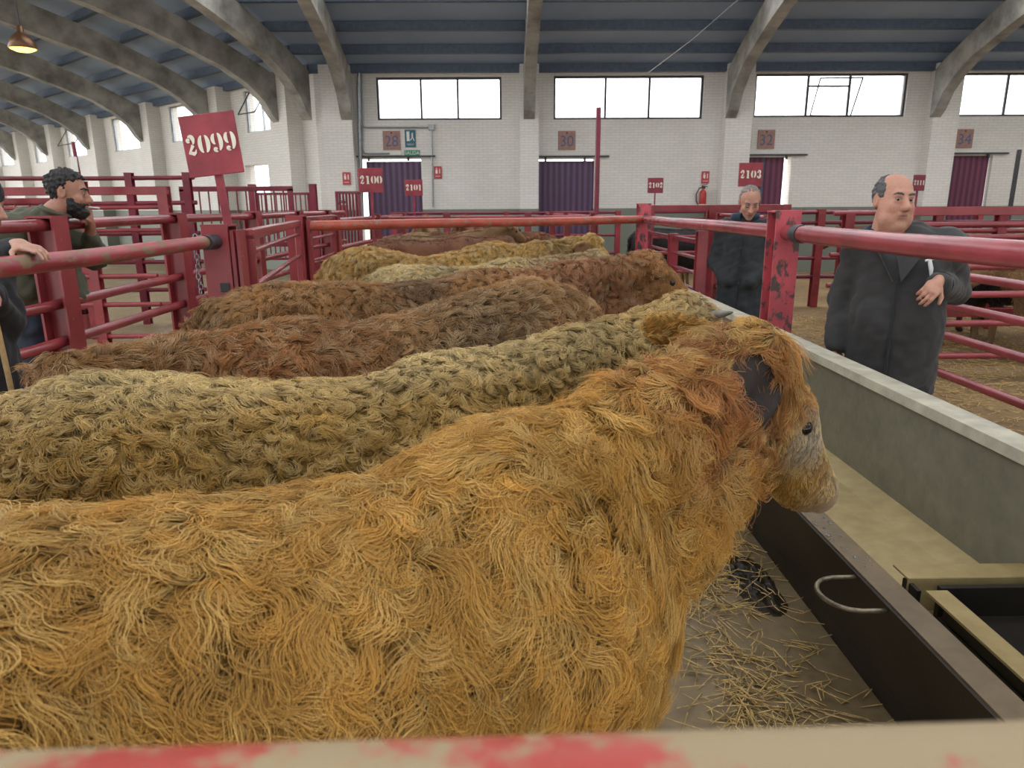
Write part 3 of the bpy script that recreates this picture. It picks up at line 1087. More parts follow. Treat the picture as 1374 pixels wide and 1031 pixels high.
gate('sliding_grille', (-3.0, 13.3), (-0.0 - 2.55 + 0.0, 13.3), 0.9, 1.9, [], 'narrow maroon board beneath the bright doorway', 'maroon', t=0.05, vertical=6, r=0.03)
gate('sliding_grille', (-5.05, 15.2), (-3.95, 15.2), 0.6, 1.92, [], 'maroon grille of upright bars against the corner pilaster', 'maroon', t=0.05, vertical=10, r=0.022)
for x, l in ((-5.12, 'left'), (-3.88, 'right')):
    q = empty('fence_post', (x, 15.2, 0)); tag(q, 'maroon post on the %s of the grille by the corner pilaster' % l, 'post')
    make_post(Vector((0, 0, 0)), 2.1, Vector((1, 0, 0)), 'maroon', q, 0.14)
fence('pen_fence', (-7.2, 7.1), (-3.4, 7.1), [1.0, 0.72, 0.4], [0.3, 1.7, 3.2], 'low red fence standing on the open floor behind the smoking man', rad=0.024, post_h=1.1, post_w=0.09)
fence('cattle_race', (-13.0, 12.5), (-8.8, 12.5), [1.95, 1.6, 1.2, 0.8], [0.2, 1.2, 2.2, 3.2], 'red race at the far left behind the dark cap', rad=0.03, post_h=2.05, square_top=True, top_r=0.05)
q = empty('fence_post', (-4.95, 8.75, 0)); tag(q, 'tall red post with a paper label, left of the 2099 board', 'post')
make_post(Vector((0, 0, 0)), 1.95, Vector((1, 0, 0)), 'red', q, 0.11)
mb = MB(); mb.tube([(0, 0, 1.95), (-0.02, 0, 2.4)], 0.022, 8); mb.build('stake', 'maroon', q)
mb = MB(); mb.box((-0.02, -0.035, 2.15), (0.07, 0.01, 0.17)); mb.build('paper_label', 'white', q)
q = empty('pole', (at_y(800, 290, 14.2).x, 14.2, 0)); tag(q, 'tall maroon pole rising in front of the 30 door', 'pole')
mb = MB(); mb.box((0, 0, 1.72), (0.09, 0.07, 3.44), ch=0.01); mb.build('shaft', 'maroon', q)
q = empty('pole', (at_y(1357, 270, 15.0).x, 15.0, 0)); tag(q, 'slim dark pole right of the 34 door', 'pole')
mb = MB(); mb.box((0, 0, 1.35), (0.07, 0.07, 2.7), ch=0.01); mb.build('shaft', 'dark_metal', q)


# ---------------------------------------------------------------- stencil figures and number signs
def stroke(pts, ws):
    """variable-width stroke -> quads (2D)"""
    out_l, out_r = [], []
    n = len(pts)
    for i, (x, y) in enumerate(pts):
        x0, y0 = pts[max(0, i - 1)]; x1, y1 = pts[min(n - 1, i + 1)]
        dx, dy = x1 - x0, y1 - y0
        l = math.hypot(dx, dy) or 1
        w = ws[i] / 2
        out_l.append((x - dy / l * w, y + dx / l * w)); out_r.append((x + dy / l * w, y - dx / l * w))
    v = out_l + out_r
    f = [(i, i + n, i + n + 1, i + 1) for i in range(n - 1)]
    return v, f


def arc(cx, cy, rx, ry, a0, a1, n, w0, w1):
    pts, ws = [], []
    for i in range(n + 1):
        t = i / n; a = math.radians(a0 + (a1 - a0) * t)
        pts.append((cx + rx * math.cos(a), cy + ry * math.sin(a)))
        ws.append(w0 + (w1 - w0) * math.sin(math.pi * t))
    return pts, ws


def digit(d):
    """stencil fat-face figure in a 0.62 x 1 box"""
    S = []
    if d == '0':
        S += [arc(0.27, 0.5, 0.17, 0.42, 100, 260, 10, 0.04, 0.20), arc(0.37, 0.5, 0.17, 0.42, -80, 80, 10, 0.04, 0.20)]
    elif d == '9':
        S += [arc(0.26, 0.68, 0.15, 0.25, 100, 260, 10, 0.04, 0.17), arc(0.38, 0.52, 0.15, 0.42, 84, -78, 12, 0.04, 0.20), arc(0.2, 0.17, 0.07, 0.07, 0, 330, 8, 0.09, 0.10)]
        S.append(([(0.13, 0.12), (0.2, 0.07), (0.31, 0.06)], [0.07, 0.07, 0.04]))
    elif d == '1':
        S += [([(0.32, 0.06), (0.32, 0.94)], [0.20, 0.20]), ([(0.16, 0.04), (0.48, 0.04)], [0.07, 0.07]), ([(0.12, 0.80), (0.24, 0.92)], [0.09, 0.12])]
    elif d == '2':
        S += [arc(0.19, 0.74, 0.07, 0.07, 0, 330, 8, 0.09, 0.10), arc(0.30, 0.70, 0.17, 0.24, 125, -40, 10, 0.05, 0.19)]
        S += [([(0.42, 0.5), (0.28, 0.3), (0.14, 0.1)], [0.16, 0.11, 0.06]), ([(0.12, 0.10), (0.26, 0.13), (0.40, 0.07), (0.50, 0.14), (0.55, 0.28)], [0.05, 0.15, 0.17, 0.11, 0.03])]
    elif d == '3':
        S += [arc(0.28, 0.73, 0.17, 0.21, 130, -75, 10, 0.05, 0.17), arc(0.28, 0.29, 0.19, 0.24, 75, -130, 10, 0.05, 0.20), arc(0.18, 0.75, 0.06, 0.06, 0, 330, 8, 0.07, 0.08), arc(0.17, 0.2, 0.06, 0.06, 0, 330, 8, 0.08, 0.09)]
    return [stroke(p, [q * 1.15 for q in w]) for p, w in S]


def figures_mesh(textv, h):
    mb = MB(); x = -0.35 * len(textv) * h + 0.04 * h
    for chh in textv:
        for v, f in digit(chh):
            for dy, flip in ((0.0, False), (-0.002, True)):
                mb.add([(x + vx * h, dy, (vy - 0.5) * h) for vx, vy in v], f)
        x += 0.70 * h
    return mb


MAT['board_red'] = plain('red_board_face', (0.33, 0.045, 0.06), 0.55, 0, 0.25, 5)
MAT['board_dark'] = plain('dark_red_board_face', (0.24, 0.035, 0.055), 0.55, 0, 0.2, 5)
MAT['figure'] = plain('cream_stencil_figures', (0.86, 0.80, 0.66), 0.5, 0, 0.05)


def number_sign(t, px, py, wpx, hpx, zc, label, lean=0.0, yaw=0.0, mat='board_red', base=1.0, pw=0.035):
    d = ray(px, py); dist = zc / d.dot(_f)
    c = CAM + d * dist
    w = wpx * zc / 953.0; h = hpx * zc / 953.0 * 0.99
    o = empty('number_sign', (c.x, c.y, base)); tag(o, label, 'sign')
    o.rotation_euler = (0, lean, yaw)
    dz = c.z - base
    dz /= math.cos(lean)
    o.location.x -= math.sin(lean) * dz
    mb = MB(); mb.box((0, 0, dz), (w, 0.012, h), ch=0.003); mb.build('board', mat, o)
    mb = MB(); mb.box((0, 0.018, dz / 2), (pw, 0.02, dz + 0.0)); mb.build('stake', mat, o)
    fg = figures_mesh(t, w * 0.335); ob = fg.build('figures', 'figure', o); ob.location = (0, -0.009, dz + h * 0.02)
    return o


number_sign('2099', 283, 194, 78, 80, 4.05, 'large red board with cream stencil figures 2099 on a leaning stake', lean=math.radians(-5.5), yaw=math.radians(-6), base=1.35, pw=0.045)
number_sign('2100', 497.5, 242, 33, 32, 9.9, 'red board reading 2100 in front of the 28 door', base=0.0)
number_sign('2101', 555, 252, 24, 21, 13.2, 'small red board reading 2101 against the purple 28 door', base=0.0)
number_sign('2102', 879.5, 249, 21, 20, 14.6, 'small dark red board reading 2102 on a thin stake right of the 30 door', mat='board_dark', base=0.0, pw=0.025)
number_sign('2103', 1007, 234.5, 32, 31, 10.0, 'red board reading 2103 above the head of the man looking down', base=0.0)
number_sign('2111', 1233, 245.5, 19, 21, 13.0, 'small dark red board reading 2111 beside the head of the coated man', mat='board_dark', base=0.0, yaw=math.radians(12))

# ---------------------------------------------------------------- feed trough
MAT['trough_dark'] = plain('dark_trough_steel', (0.022, 0.017, 0.012), 0.5, 0.2, 0.4, 3)
MAT['trough_lip'] = floor_mat('brown_trough_lip', (0.085, 0.055, 0.03), (0.14, 0.095, 0.05), (0.20, 0.145, 0.075), (0.18, 0.5))
MAT['trough_floor'] = floor_mat('olive_trough_floor', (0.32, 0.24, 0.10), (0.41, 0.315, 0.14), (0.48, 0.38, 0.19), (0.4, 0.6))
MAT['trough_back'] = floor_mat('grey_green_trough_back', (0.15, 0.142, 0.105), (0.195, 0.185, 0.135), (0.24, 0.225, 0.165), (0.3, 0.45))
MAT['trough_rim'] = plain('dusty_trough_rim', (0.44, 0.41, 0.31), 0.6, 0, 0.2, 8)
MAT['box_yellow'] = floor_mat('rusty_yellow_flange', (0.22, 0.15, 0.05), (0.32, 0.23, 0.09), (0.40, 0.31, 0.14), (0.4, 0.7))


def trough(y0, y1, label, name='feed_trough'):
    o = empty(name, (1.12, y0, 0)); tag(o, label, 'trough')
    L = y1 - y0

    def sheet(nm, prof, mat, th=0.012):
        """prof: (x,z) open polyline, extruded along y and thickened"""
        mb = MB()
        n = len(prof)
        off = []
        for i in range(n):
            a = prof[max(0, i - 1)]; b = prof[min(n - 1, i + 1)]
            dx, dz = b[0] - a[0], b[1] - a[1]; l = math.hypot(dx, dz)
            off.append((prof[i][0] + dz / l * th, prof[i][1] - dx / l * th))
        loop = [(x - 1.12, z) for x, z in prof] + [(x - 1.12, z) for x, z in reversed(off)]
        mb.prism([(x, z) for x, z in loop], (0, 0, 0), (1, 0, 0), (0, 0, 1), (0, L, 0))
        return mb.build(nm, mat, o)
    sheet('front_panel', [(1.285, 0.005), (1.27, 0.10), (1.125, 0.515)], 'trough_dark', -0.012)
    sheet('lip', [(1.12, 0.50), (1.12, 0.52), (1.205, 0.522), (1.208, 0.45)], 'trough_lip')
    sheet('trough_floor', [(1.21, 0.46), (1.225, 0.415), (1.30, 0.40), (1.55, 0.405), (1.655, 0.43)], 'trough_floor')
    sheet('back_panel', [(1.655, 0.425), (1.655, 0.855)], 'trough_back', 0.02)
    sheet('rim', [(1.640, 0.845), (1.645, 0.885), (1.765, 0.882), (1.768, 0.80)], 'trough_rim')
    # legs hold it on the ground
    k = max(2, int(L / 2))
    for i in range(k):
        mb = MB(); mb.box((0.45, L * (i + 0.5) / k, 0.195), (0.4, 0.08, 0.39)); mb.build('leg', 'trough_dark', o)
    return o


T1 = trough(0.35, 8.9, 'long steel feed trough with olive floor and pale rim on the right of the pen')
mb = MB(); mb.tube([(0.02, 1.69, 0.49), (-0.07, 1.69, 0.49)] + [(-0.07 - 0.085 * math.sin(a), 1.595 + 0.095 * math.cos(a), 0.488) for a in np.linspace(0.15, math.pi - 0.15, 13)] + [(-0.07, 1.50, 0.487), (0.02, 1.50, 0.487)], 0.0075, 10)
MAT['handle_steel'] = plain('scuffed_handle_steel', (0.22, 0.18, 0.12), 0.35, 0.6, 0.3, 40)
mb.build('handle', 'handle_steel', T1)
T2 = trough(9.75, 12.9, 'feed trough of the next pen with only its pale rim showing'); T2.rotation_euler = (0, 0, 0.121); T2.location = (1.02, 9.78, 0)

# drinker box hung inside the near end of the trough
db = empty('drinker_box', (1.24, 0.45, 0.40)); tag(db, 'dark steel drinker box with yellowed flanges set into the near end of the trough', 'drinker')
mb = MB(); mb.box((0.215, 1.55, 0.128), (0.43, 0.085, 0.006)); mb.box((0.215, 1.508, 0.075), (0.43, 0.006, 0.11)); mb.build('cross_flange', 'box_yellow', db)
mb = MB(); mb.box((0.055, 0.74, 0.118), (0.065, 1.42, 0.008)); mb.build('side_flange', 'box_yellow', db)
mb = MB(); mb.box((0.088, 0.74, 0.06), (0.006, 1.42, 0.12)); mb.box((0.25, 1.475, 0.06), (0.34, 0.02, 0.118)); mb.box((0.25, 0.74, 0.018), (0.34, 1.46, 0.01)); mb.box((0.405, 0.74, 0.06), (0.006, 1.42, 0.12)); mb.box((0.01, 1.50, 0.085), (0.012, 0.08, 0.06))
mb.build('tank', 'trough_dark', db)

# water drops on the lip
wmat, wnt, wbs = new_mat('water'); wbs.inputs['Transmission Weight'].default_value = 0.8; wbs.inputs['Roughness'].default_value = 0.02; wbs.inputs['Base Color'].default_value = (0.5, 0.5, 0.45, 1)
mb = MB()
for k in range(26):
    x = RNG.uniform(1.13, 1.20); y = RNG.normal(2.28, 0.13); r = RNG.uniform(0.003, 0.011)
    mb.lathe((x, y, 0.522), [(0, r * 0.35), (r * 0.7, r * 0.28), (r, 0.0)], 8)
tag(mb.build('water_drops', wmat), 'small wet drops lying on the brown trough lip', 'water', kind='stuff')
# ================================================================ CATTLE
TR_X = np.array([-0.03, 0.0, 0.06, 0.16, 0.30, 0.50, 0.75, 1.00, 1.20, 1.32, 1.42, 1.48])
TR_T = np.array([0.98, 1.08, 1.17, 1.225, 1.245, 1.235, 1.215, 1.225, 1.255, 1.235, 1.14, 1.02])
TR_B = np.array([0.82, 0.72, 0.62, 0.56, 0.54, 0.50, 0.47, 0.48, 0.52, 0.57, 0.68, 0.80])
TR_W = np.array([0.06, 0.13, 0.195, 0.245, 0.27, 0.285, 0.305, 0.295, 0.265, 0.235, 0.18, 0.10])


def unit(v):
    v = np.asarray(v, float); return v / np.linalg.norm(v)


class CowShape:
    def __init__(s, L=1.48, H=1.0, poll=(1.85, 0, 1.30), muzz=(2.20, 0, 0.95), ears=None, width=1.0, horn=False, roll=0.0, back=None, tufty=1.0, hk=None, ear_k=1.0, ear_a=0.015, thr=0.08):
        s.kx = L / 1.48; s.H = H; s.width = width; s.L = L
        s.back = back
        s.poll = np.array(poll, float); s.muzz = np.array(muzz, float)
        hv = s.muzz - s.poll
        s.hk = np.linalg.norm(hv) / 0.47
        s.h = unit(hv); s.ear_k = ear_k; s.thr = thr; s.ear_a = ear_a
        if hk: s.hk = hk
        s.s = unit(np.cross(s.h, (0, 0, 1)))
        s.t = np.cross(s.s, s.h)
        if roll:
            c, d = math.cos(roll), math.sin(roll)
            s.s, s.t = s.s * c + s.t * d, s.t * c - s.s * d
        s.tufty = tufty
        if ears is None:
            ears = []
            for sg in (-1, 1):
                ears.append((sg, unit(s.s * sg - s.t * 0.25 - s.h * 0.15), unit(s.h * 0.9 + s.t * 0.3 + s.s * sg * 0.1)))
        s.ears = ears

    def hp(s, a, b, c):
        return s.poll + (s.h * a + s.s * b + s.t * c) * s.hk

    def head_coords(s, P):
        q = (P - s.poll) / s.hk
        return np.stack([q @ s.h, q @ s.s, q @ s.t], -1)

    def __call__(s, P):
        H = s.H
        x = P[..., 0] / s.kx; y = P[..., 1]; z = P[..., 2]
        zt = np.interp(x, TR_X, TR_T) * H; zb = np.interp(x, TR_X, TR_B) * H; w = np.interp(x, TR_X, TR_W) * H * s.width
        if s.back is not None:
            dzb = np.interp(x, s.back[0], s.back[1]); zt = zt + dzb; zb = zb + dzb * 0.5
        zc = (zt + zb) / 2; h = (zt - zb) / 2
        yy = np.abs(y / w); zz = np.abs((z - zc) / h)
        rr = (yy ** 2.3 + zz ** 2.3) ** (1 / 2.3)
        d = (rr - 1) * np.minimum(w, h) * 0.9
        d = np.maximum(d, np.maximum(x - TR_X[-1], TR_X[0] - x) * s.kx)
        S = s.kx
        pl, hh, tt, ss = s.poll, s.h * s.hk, s.t * s.hk, s.s * s.hk
        # neck
        crest = pl - tt * 0.085 - hh * 0.0
        throat = pl + hh * 0.11 - tt * 0.17
        mid = (np.array([1.22 * S, 0, 1.06 * H]) + crest) / 2 + np.array([0, 0, 0.01])
        d = smin(d, s_cone(P, (1.15 * S, 0, 1.07 * H), mid, 0.165 * H, 0.115 * H), 0.08)
        d = smin(d, s_cone(P, mid, crest, 0.115 * H, 0.092 * s.hk), 0.06)
        tm = (np.array([1.34 * S, 0, 0.82 * H]) + throat) / 2
        d = smin(d, s_cone(P, (1.32 * S, 0, 0.84 * H), tm, 0.19 * H, 0.13 * H), 0.09)
        d = smin(d, s_cone(P, tm, throat, 0.13 * H, s.thr * s.hk), 0.07)
        d = smin(d, s_ell(P, (1.40 * S, 0, 0.72 * H), (0.17 * H, 0.15 * H, 0.27 * H)), 0.08)
        # shoulder and hip masses, legs
        for sg in (-1, 1):
            yo = sg * 0.15 * s.width * H
            d = smin(d, s_ell(P, (1.18 * S, yo * 1.1, 0.86 * H), (0.17 * H, 0.11 * H, 0.27 * H)), 0.07)
            d = smin(d, s_cone(P, (1.22 * S, yo, 0.66 * H), (1.20 * S, yo, 0.42 * H), 0.095 * H, 0.055 * H), 0.05)
            d = smin(d, s_cone(P, (1.20 * S, yo, 0.42 * H), (1.21 * S, yo, 0.10 * H), 0.05 * H, 0.036 * H), 0.03)
            d = smin(d, s_cone(P, (1.21 * S, yo, 0.07 * H), (1.24 * S, yo, 0.035), 0.04 * H, 0.045 * H), 0.02)
            d = smin(d, s_ell(P, (0.2 * S, yo * 0.95, 0.86 * H), (0.21 * H, 0.13 * H, 0.30 * H)), 0.07)
            d = smin(d, s_cone(P, (0.24 * S, yo, 0.70 * H), (0.34 * S, yo, 0.56 * H), 0.14 * H, 0.08 * H), 0.06)
            d = smin(d, s_cone(P, (0.30 * S, yo, 0.56 * H), (0.08 * S, yo, 0.42 * H), 0.075 * H, 0.045 * H), 0.04)
            d = smin(d, s_cone(P, (0.08 * S, yo, 0.42 * H), (0.13 * S, yo, 0.10 * H), 0.044 * H, 0.034 * H), 0.03)
            d = smin(d, s_cone(P, (0.13 * S, yo, 0.07 * H), (0.16 * S, yo, 0.035), 0.04 * H, 0.045 * H), 0.02)
            d = smin(d, s_ell(P, (0.34 * S, sg * 0.19 * H * s.width, 1.15 * H), (0.09, 0.06, 0.05)), 0.08)
        # tail
        d = smin(d, s_cone(P, (0.04, 0, 1.16 * H), (-0.06, 0, 1.05 * H), 0.035, 0.028), 0.03)
        d = smin(d, s_cone(P, (-0.06, 0, 1.05 * H), (-0.085, 0.01, 0.55 * H), 0.027, 0.022), 0.02)
        # head
        near = np.linalg.norm(P - (pl + hh * 0.2), axis=-1) < 0.75
        if near.any():
            Q = s.head_coords(P[near])
            e = s_cone(Q, (0.05, 0, -0.08), (0.19, 0, -0.072), 0.092, 0.084)
            e = smin(e, s_cone(Q, (0.17, 0, -0.065), (0.38, 0, -0.062), 0.082, 0.058), 0.03)
            e = smin(e, s_ell(Q, (0.41, 0, -0.068), (0.062, 0.070, 0.056)), 0.03)
            e = smin(e, s_cone(Q, (0.09, 0, -0.175), (0.37, 0, -0.112), 0.068, 0.038), 0.05)
            e = smin(e, s_ell(Q, (0.0, 0, -0.035), (0.07, 0.085 * s.tufty, 0.055 * s.tufty)), 0.04)
            for sg in (-1, 1):
                e = smin(e, s_ell(Q, (0.145, sg * 0.072, -0.04), (0.045, 0.028, 0.03)), 0.02)
                e = smin(e, s_ell(Q, (0.17, sg * 0.06, -0.115), (0.08, 0.035, 0.06)), 0.03)
                e = smax(e, -s_ell(Q, (0.178, sg * 0.098, -0.062), (0.024, 0.018, 0.017)), 0.008)
                e = smax(e, -s_ell(Q, (0.458, sg * 0.034, -0.048), (0.016, 0.012, 0.010)), 0.006)
                e = smin(e, s_ell(Q, (0.425, sg * 0.03, -0.045), (0.035, 0.026, 0.028)), 0.012)
            e = smax(e, -s_ell(Q, (0.43, 0, -0.103), (0.06, 0.075, 0.004)), 0.006)
            e = e * s.hk
            Pn = P[near]
            for sg, ed, en in s.ears:
                en = unit(en - ed * np.dot(ed, en)); ew = np.cross(ed, en)
                R = np.stack([ed, ew, en], 1)
                base = s.hp(s.ear_a, sg * 0.078, -0.065)
                ek = s.ear_k; c = base + ed * 0.095 * ek
                ear = s_ell(Pn, c, np.array((0.105, 0.058, 0.021 / ek)) * ek, R)
                ear = smax(ear, -s_ell(Pn, c + en * 0.022 + ed * 0.01, np.array((0.080, 0.040, 0.022 / ek)) * ek, R), 0.008)
                ear = smin(ear, s_cone(Pn, base - ed * 0.02, base + ed * 0.05 * ek, 0.034 * ek, 0.022 * ek), 0.02)
                e = smin(e, ear, 0.015)
            d[near] = smin(d[near], e, 0.035)
        return d


def hair_curves(name, roots, nrm, tan, L, curl, phi, lift, clump_ids, cl_pos, cl_t, cl_b, cl_n, clump, col, rad, K, parent, drop=0.0, amp=0.0):
    Nn = len(roots)
    s = np.linspace(0, 1, K)
    ds = 1.0 / (K - 1)
    t = tan; b = np.cross(nrm, t)
    wph = np.random.default_rng(3).uniform(0, 6.28, int(clump_ids.max()) + 1)[clump_ids]
    pos = np.zeros((Nn, K, 3)); cur = np.zeros((Nn, 3))
    for k in range(1, K):
        sm = (k - 0.5) * ds
        ang = phi + curl * (sm ** 1.15) + amp * np.sin(8.5 * sm + wph) * min(1, 2 * sm)
        ln = lift * (1 - sm * 1.35)
        step = (np.cos(ang)[:, None] * t + np.sin(ang)[:, None] * b) * np.sqrt(np.clip(1 - ln ** 2, 0.2, 1))[:, None] + nrm * ln[:, None]
        step[:, 2] -= drop * sm
        cur = cur + step * (L * ds)[:, None]
        pos[:, k] = cur
    delta = roots - cl_pos
    g = np.asarray(clump).reshape(-1, 1) * (s ** 0.9)[None, :]
    pos = pos + roots[:, None, :] - delta[:, None, :] * g[:, :, None]
    # keep tips from sinking under the hide
    out = np.einsum('nkj,nj->nk', pos - roots[:, None, :], nrm)
    low = np.minimum(out - 0.003 * np.minimum(1, s * 4)[None, :], 0)
    pos = pos - low[:, :, None] * nrm[:, None, :]
    cd = bpy.data.hair_curves.new(name)
    cd.add_curves([K] * Nn)
    cd.attributes['position'].data.foreach_set('vector', pos.astype(np.float32).ravel())
    ra = cd.attributes.get('radius') or cd.attributes.new('radius', 'FLOAT', 'POINT')
    rr = rad[:, None] * (1 - 0.75 * s[None, :] ** 1.5)
    ra.data.foreach_set('value', rr.astype(np.float32).ravel())
    ca = cd.attributes.new('col', 'FLOAT_COLOR', 'CURVE')
    c4 = np.ones((Nn, 4), np.float32); c4[:, :3] = np.clip(col, 0, 1)
    ca.data.foreach_set('color', c4.ravel())
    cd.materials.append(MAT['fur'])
    o = bpy.data.objects.new(name, cd)
    COL.objects.link(o)
    o.parent = parent
    return o


def tri_sample(verts, faces, n, wfn, rng):
    tri = np.concatenate([faces[:, [0, 1, 2]], faces[:, [0, 2, 3]]])
    a, b, c = verts[tri[:, 0]], verts[tri[:, 1]], verts[tri[:, 2]]
    cr = np.cross(b - a, c - a); ar = np.linalg.norm(cr, axis=1) / 2
    fn = cr / np.maximum(1e-12, 2 * ar)[:, None]
    ctr = (a + b + c) / 3
    w = ar * wfn(ctr, fn)
    idx = rng.choice(len(tri), n, p=w / w.sum())
    u = rng.random(n); v = rng.random(n); m = u + v > 1; u[m] = 1 - u[m]; v[m] = 1 - v[m]
    P = a[idx] + (b[idx] - a[idx]) * u[:, None] + (c[idx] - a[idx]) * v[:, None]
    return P, idx, tri, u, v


def vert_normals(verts, faces):
    a, b, c, d = (verts[faces[:, i]] for i in range(4))
    n = np.cross(c - a, d - b)
    out = np.zeros_like(verts)
    for i in range(4):
        for k in range(3):
            out[:, k] += np.bincount(faces[:, i], n[:, k], len(verts))
    return out / np.maximum(1e-12, np.linalg.norm(out, axis=1))[:, None]


def coat_color(P, spec, seed):
    base = np.tile(np.array(spec['col'], float), (len(P), 1))
    for c, ctr, r, k in spec.get('patches', ()):
        f = np.clip(1.3 - np.linalg.norm((P - np.array(ctr)) / np.array(r), axis=1), 0, 1)
        f = (f * f * (3 - 2 * f) * k)[:, None]
        base = base * (1 - f) + np.array(c) * f
    w = Wobble(seed, 0.35)(P)[:, None]
    base = base * (1 + 0.10 * w)
    return base


def make_cow(label, group, loc, heading, shape, spec, seed, res=0.02, fine=0.0095, nh=20000, K=8, hl=0.06, hr=0.0007, nclump=1600, curl=(1.2, 0.8), lift=0.45, clump=0.75, angvar=0.5, face_white=None, drop=0.15, zmin=0.35, swirl=0.5, flow=(-0.6, -0.9)):
    rng = np.random.default_rng(seed)
    root = empty('cow', (loc[0], loc[1], 0), heading)
    tag(root, label, 'cow', group)
    p, m = shape.poll, shape.muzz
    lo = np.minimum(p, m) - 0.27; hi = np.maximum(p, m) + 0.27
    H = shape.H
    ymax = 0.42
    xs = axis(-0.16, max(hi[0], 1.6 * shape.kx), res, [(lo[0], hi[0], fine)])
    ys = axis(min(-ymax, lo[1]), max(ymax, hi[1]), res, [(lo[1], hi[1], fine)])
    zs = axis(-0.03, max(1.4 * H + (max(shape.back[1]) if shape.back else 0), hi[2]), res, [(lo[2], hi[2], fine)])
    V, Fc = surface_nets(xs, ys, zs, shape)
    V = relax(V, Fc, 2, 0.4)
    V[:, 2] = np.maximum(V[:, 2], 0.0)
    VN = vert_normals(V, Fc)
    cols = coat_color(V, spec, seed) * 0.62
    Q = shape.head_coords(V)
    # bare muzzle, hooves, ear hollows
    f = np.clip((Q[:, 0] - 0.415) / 0.03, 0, 1)[:, None] * (np.abs(Q[:, 1]) < 0.12)[:, None] * (np.abs(Q[:, 2] + 0.07) < 0.1)[:, None]
    nose = np.array(spec.get('nose', (0.42, 0.24, 0.17)))
    cols = cols * (1 - f) + nose * f
    f = (V[:, 2] < 0.07)[:, None]
    cols = np.where(f, np.array([0.06, 0.045, 0.035]), cols)
    for sg, ed, en in shape.ears:
        en = unit(en - ed * np.dot(ed, en))
        c = shape.hp(shape.ear_a, sg * 0.078, -0.065) + ed * 0.095 * shape.ear_k
        q = V - c
        inside = (np.abs(q @ ed) < 0.078 * shape.ear_k) & (np.linalg.norm(q, axis=1) < 0.09 * shape.ear_k) & (VN @ en > 0.35)
        cols[inside] = spec.get('ear_in', (0.035, 0.025, 0.02))
    me = np_mesh('body', V, Fc, 'hide', np.clip(cols, 0, 1))
    body = link_mesh('body', me, root)
    # eyes
    for sg in (-1, 1):
        c = shape.hp(0.176, sg * 0.083, -0.062)
        mb = MB(); mb.lathe((0, 0, 0), [(0.0, -0.021), (0.012, -0.018), (0.019, -0.009), (0.021, 0), (0.019, 0.009), (0.012, 0.018), (0, 0.021)], 14)
        eo = mb.build('eye', MAT['eye'], root); eo.location = Vector(c)
    if spec.get('horns'):
        for sg in (-1, 1):
            mb = MB()
            pts = [shape.hp(0.0, sg * 0.07, -0.02), shape.hp(0.0, sg * 0.105, -0.005), shape.hp(0.012, sg * 0.13, 0.012), shape.hp(0.03, sg * 0.14, 0.03)]
            mb.tube([Vector(q) for q in pts], [0.018, 0.015, 0.011, 0.003], 12)
            mb.build('horn', MAT['horn'], root)
    # coat
    if nh:
        ca, sa = math.cos(heading), math.sin(heading)
        cl = np.array([(0 - loc[0]) * ca + (0 - loc[1]) * sa, -(0 - loc[0]) * sa + (0 - loc[1]) * ca, 1.65])

        def w(ctr, fn):
            v = cl - ctr; v /= np.linalg.norm(v, axis=1)[:, None]
            face = np.clip((fn * v).sum(1) * 1.6 + 0.55, 0.12, 1)
            q = shape.head_coords(ctr)
            wt = face * np.clip((ctr[:, 2] - zmin) / 0.1, 0.03, 1)
            wt *= np.where(q[:, 0] > 0.40, 0.02, 1)
            for sg, ed, en in shape.ears:
                e2 = unit(en - ed * np.dot(ed, en))
                c = shape.hp(shape.ear_a, sg * 0.078, -0.065) + ed * 0.095 * shape.ear_k
                qq = ctr - c
                wt = np.where((np.linalg.norm(qq, axis=1) < 0.088 * shape.ear_k) & (fn @ e2 > 0.3), 0.02, wt)
            return wt
        P, idx, tri, u, v = tri_sample(V, Fc, nh, w, rng)
        T = tri[idx]
        nr = VN[T[:, 0]] * (1 - u - v)[:, None] + VN[T[:, 1]] * u[:, None] + VN[T[:, 2]] * v[:, None]
        nr /= np.linalg.norm(nr, axis=1)[:, None]
        ci = rng.choice(nh, nclump, replace=False)
        kd = KDTree(nclump)
        for i, j in enumerate(ci): kd.insert(P[j], i)
        kd.balance()
        near = np.array([kd.find(q)[1] for q in P])
        cp = P[ci][near]
        # flow: backwards and down, swirling gently
        fl_ = np.tile(np.array([flow[0], 0, flow[1]]), (nh, 1)).astype(float)
        Qh = shape.head_coords(P)
        on_head = (Qh[:, 0] > -0.02) & (Qh[:, 0] < 0.5) & (np.abs(Qh[:, 1]) < 0.2) & (Qh[:, 2] > -0.26) & (np.abs(Qh[:, 2]) < 0.3)
        poll = (np.linalg.norm(P - shape.poll, axis=1) < 0.11)
        fl_[on_head] = (shape.h * 0.9 - shape.t * 0.2)[None, :]
        fl_[:, 1] += 0.25 * np.sign(P[:, 1]) * (nr[:, 2] > 0.5)
        wob = Wobble(seed + 5, 0.42); wob2 = Wobble(seed + 6, 0.11)
        tn = fl_ - nr * (fl_ * nr).sum(1)[:, None]
        tn /= np.maximum(1e-6, np.linalg.norm(tn, axis=1))[:, None]
        cphi = rng.normal(0, angvar, nclump); ccurl = rng.normal(curl[0], curl[1], nclump) * np.where(rng.random(nclump) < 0.62, 1, -1)
        clen = rng.uniform(0.7, 1.25, nclump)
        phi = cphi[near] + swirl * wob(P) + 0.35 * wob2(P) + rng.normal(0, 0.12, nh)
        cu = ccurl[near] + rng.normal(0, 0.25, nh)
        L = hl * clen[near] * rng.uniform(0.75, 1.15, nh)
        face_f = np.clip((Qh[:, 0] - 0.03) / 0.12, 0, 1) * on_head
        L = L * (1 - 0.84 * face_f)
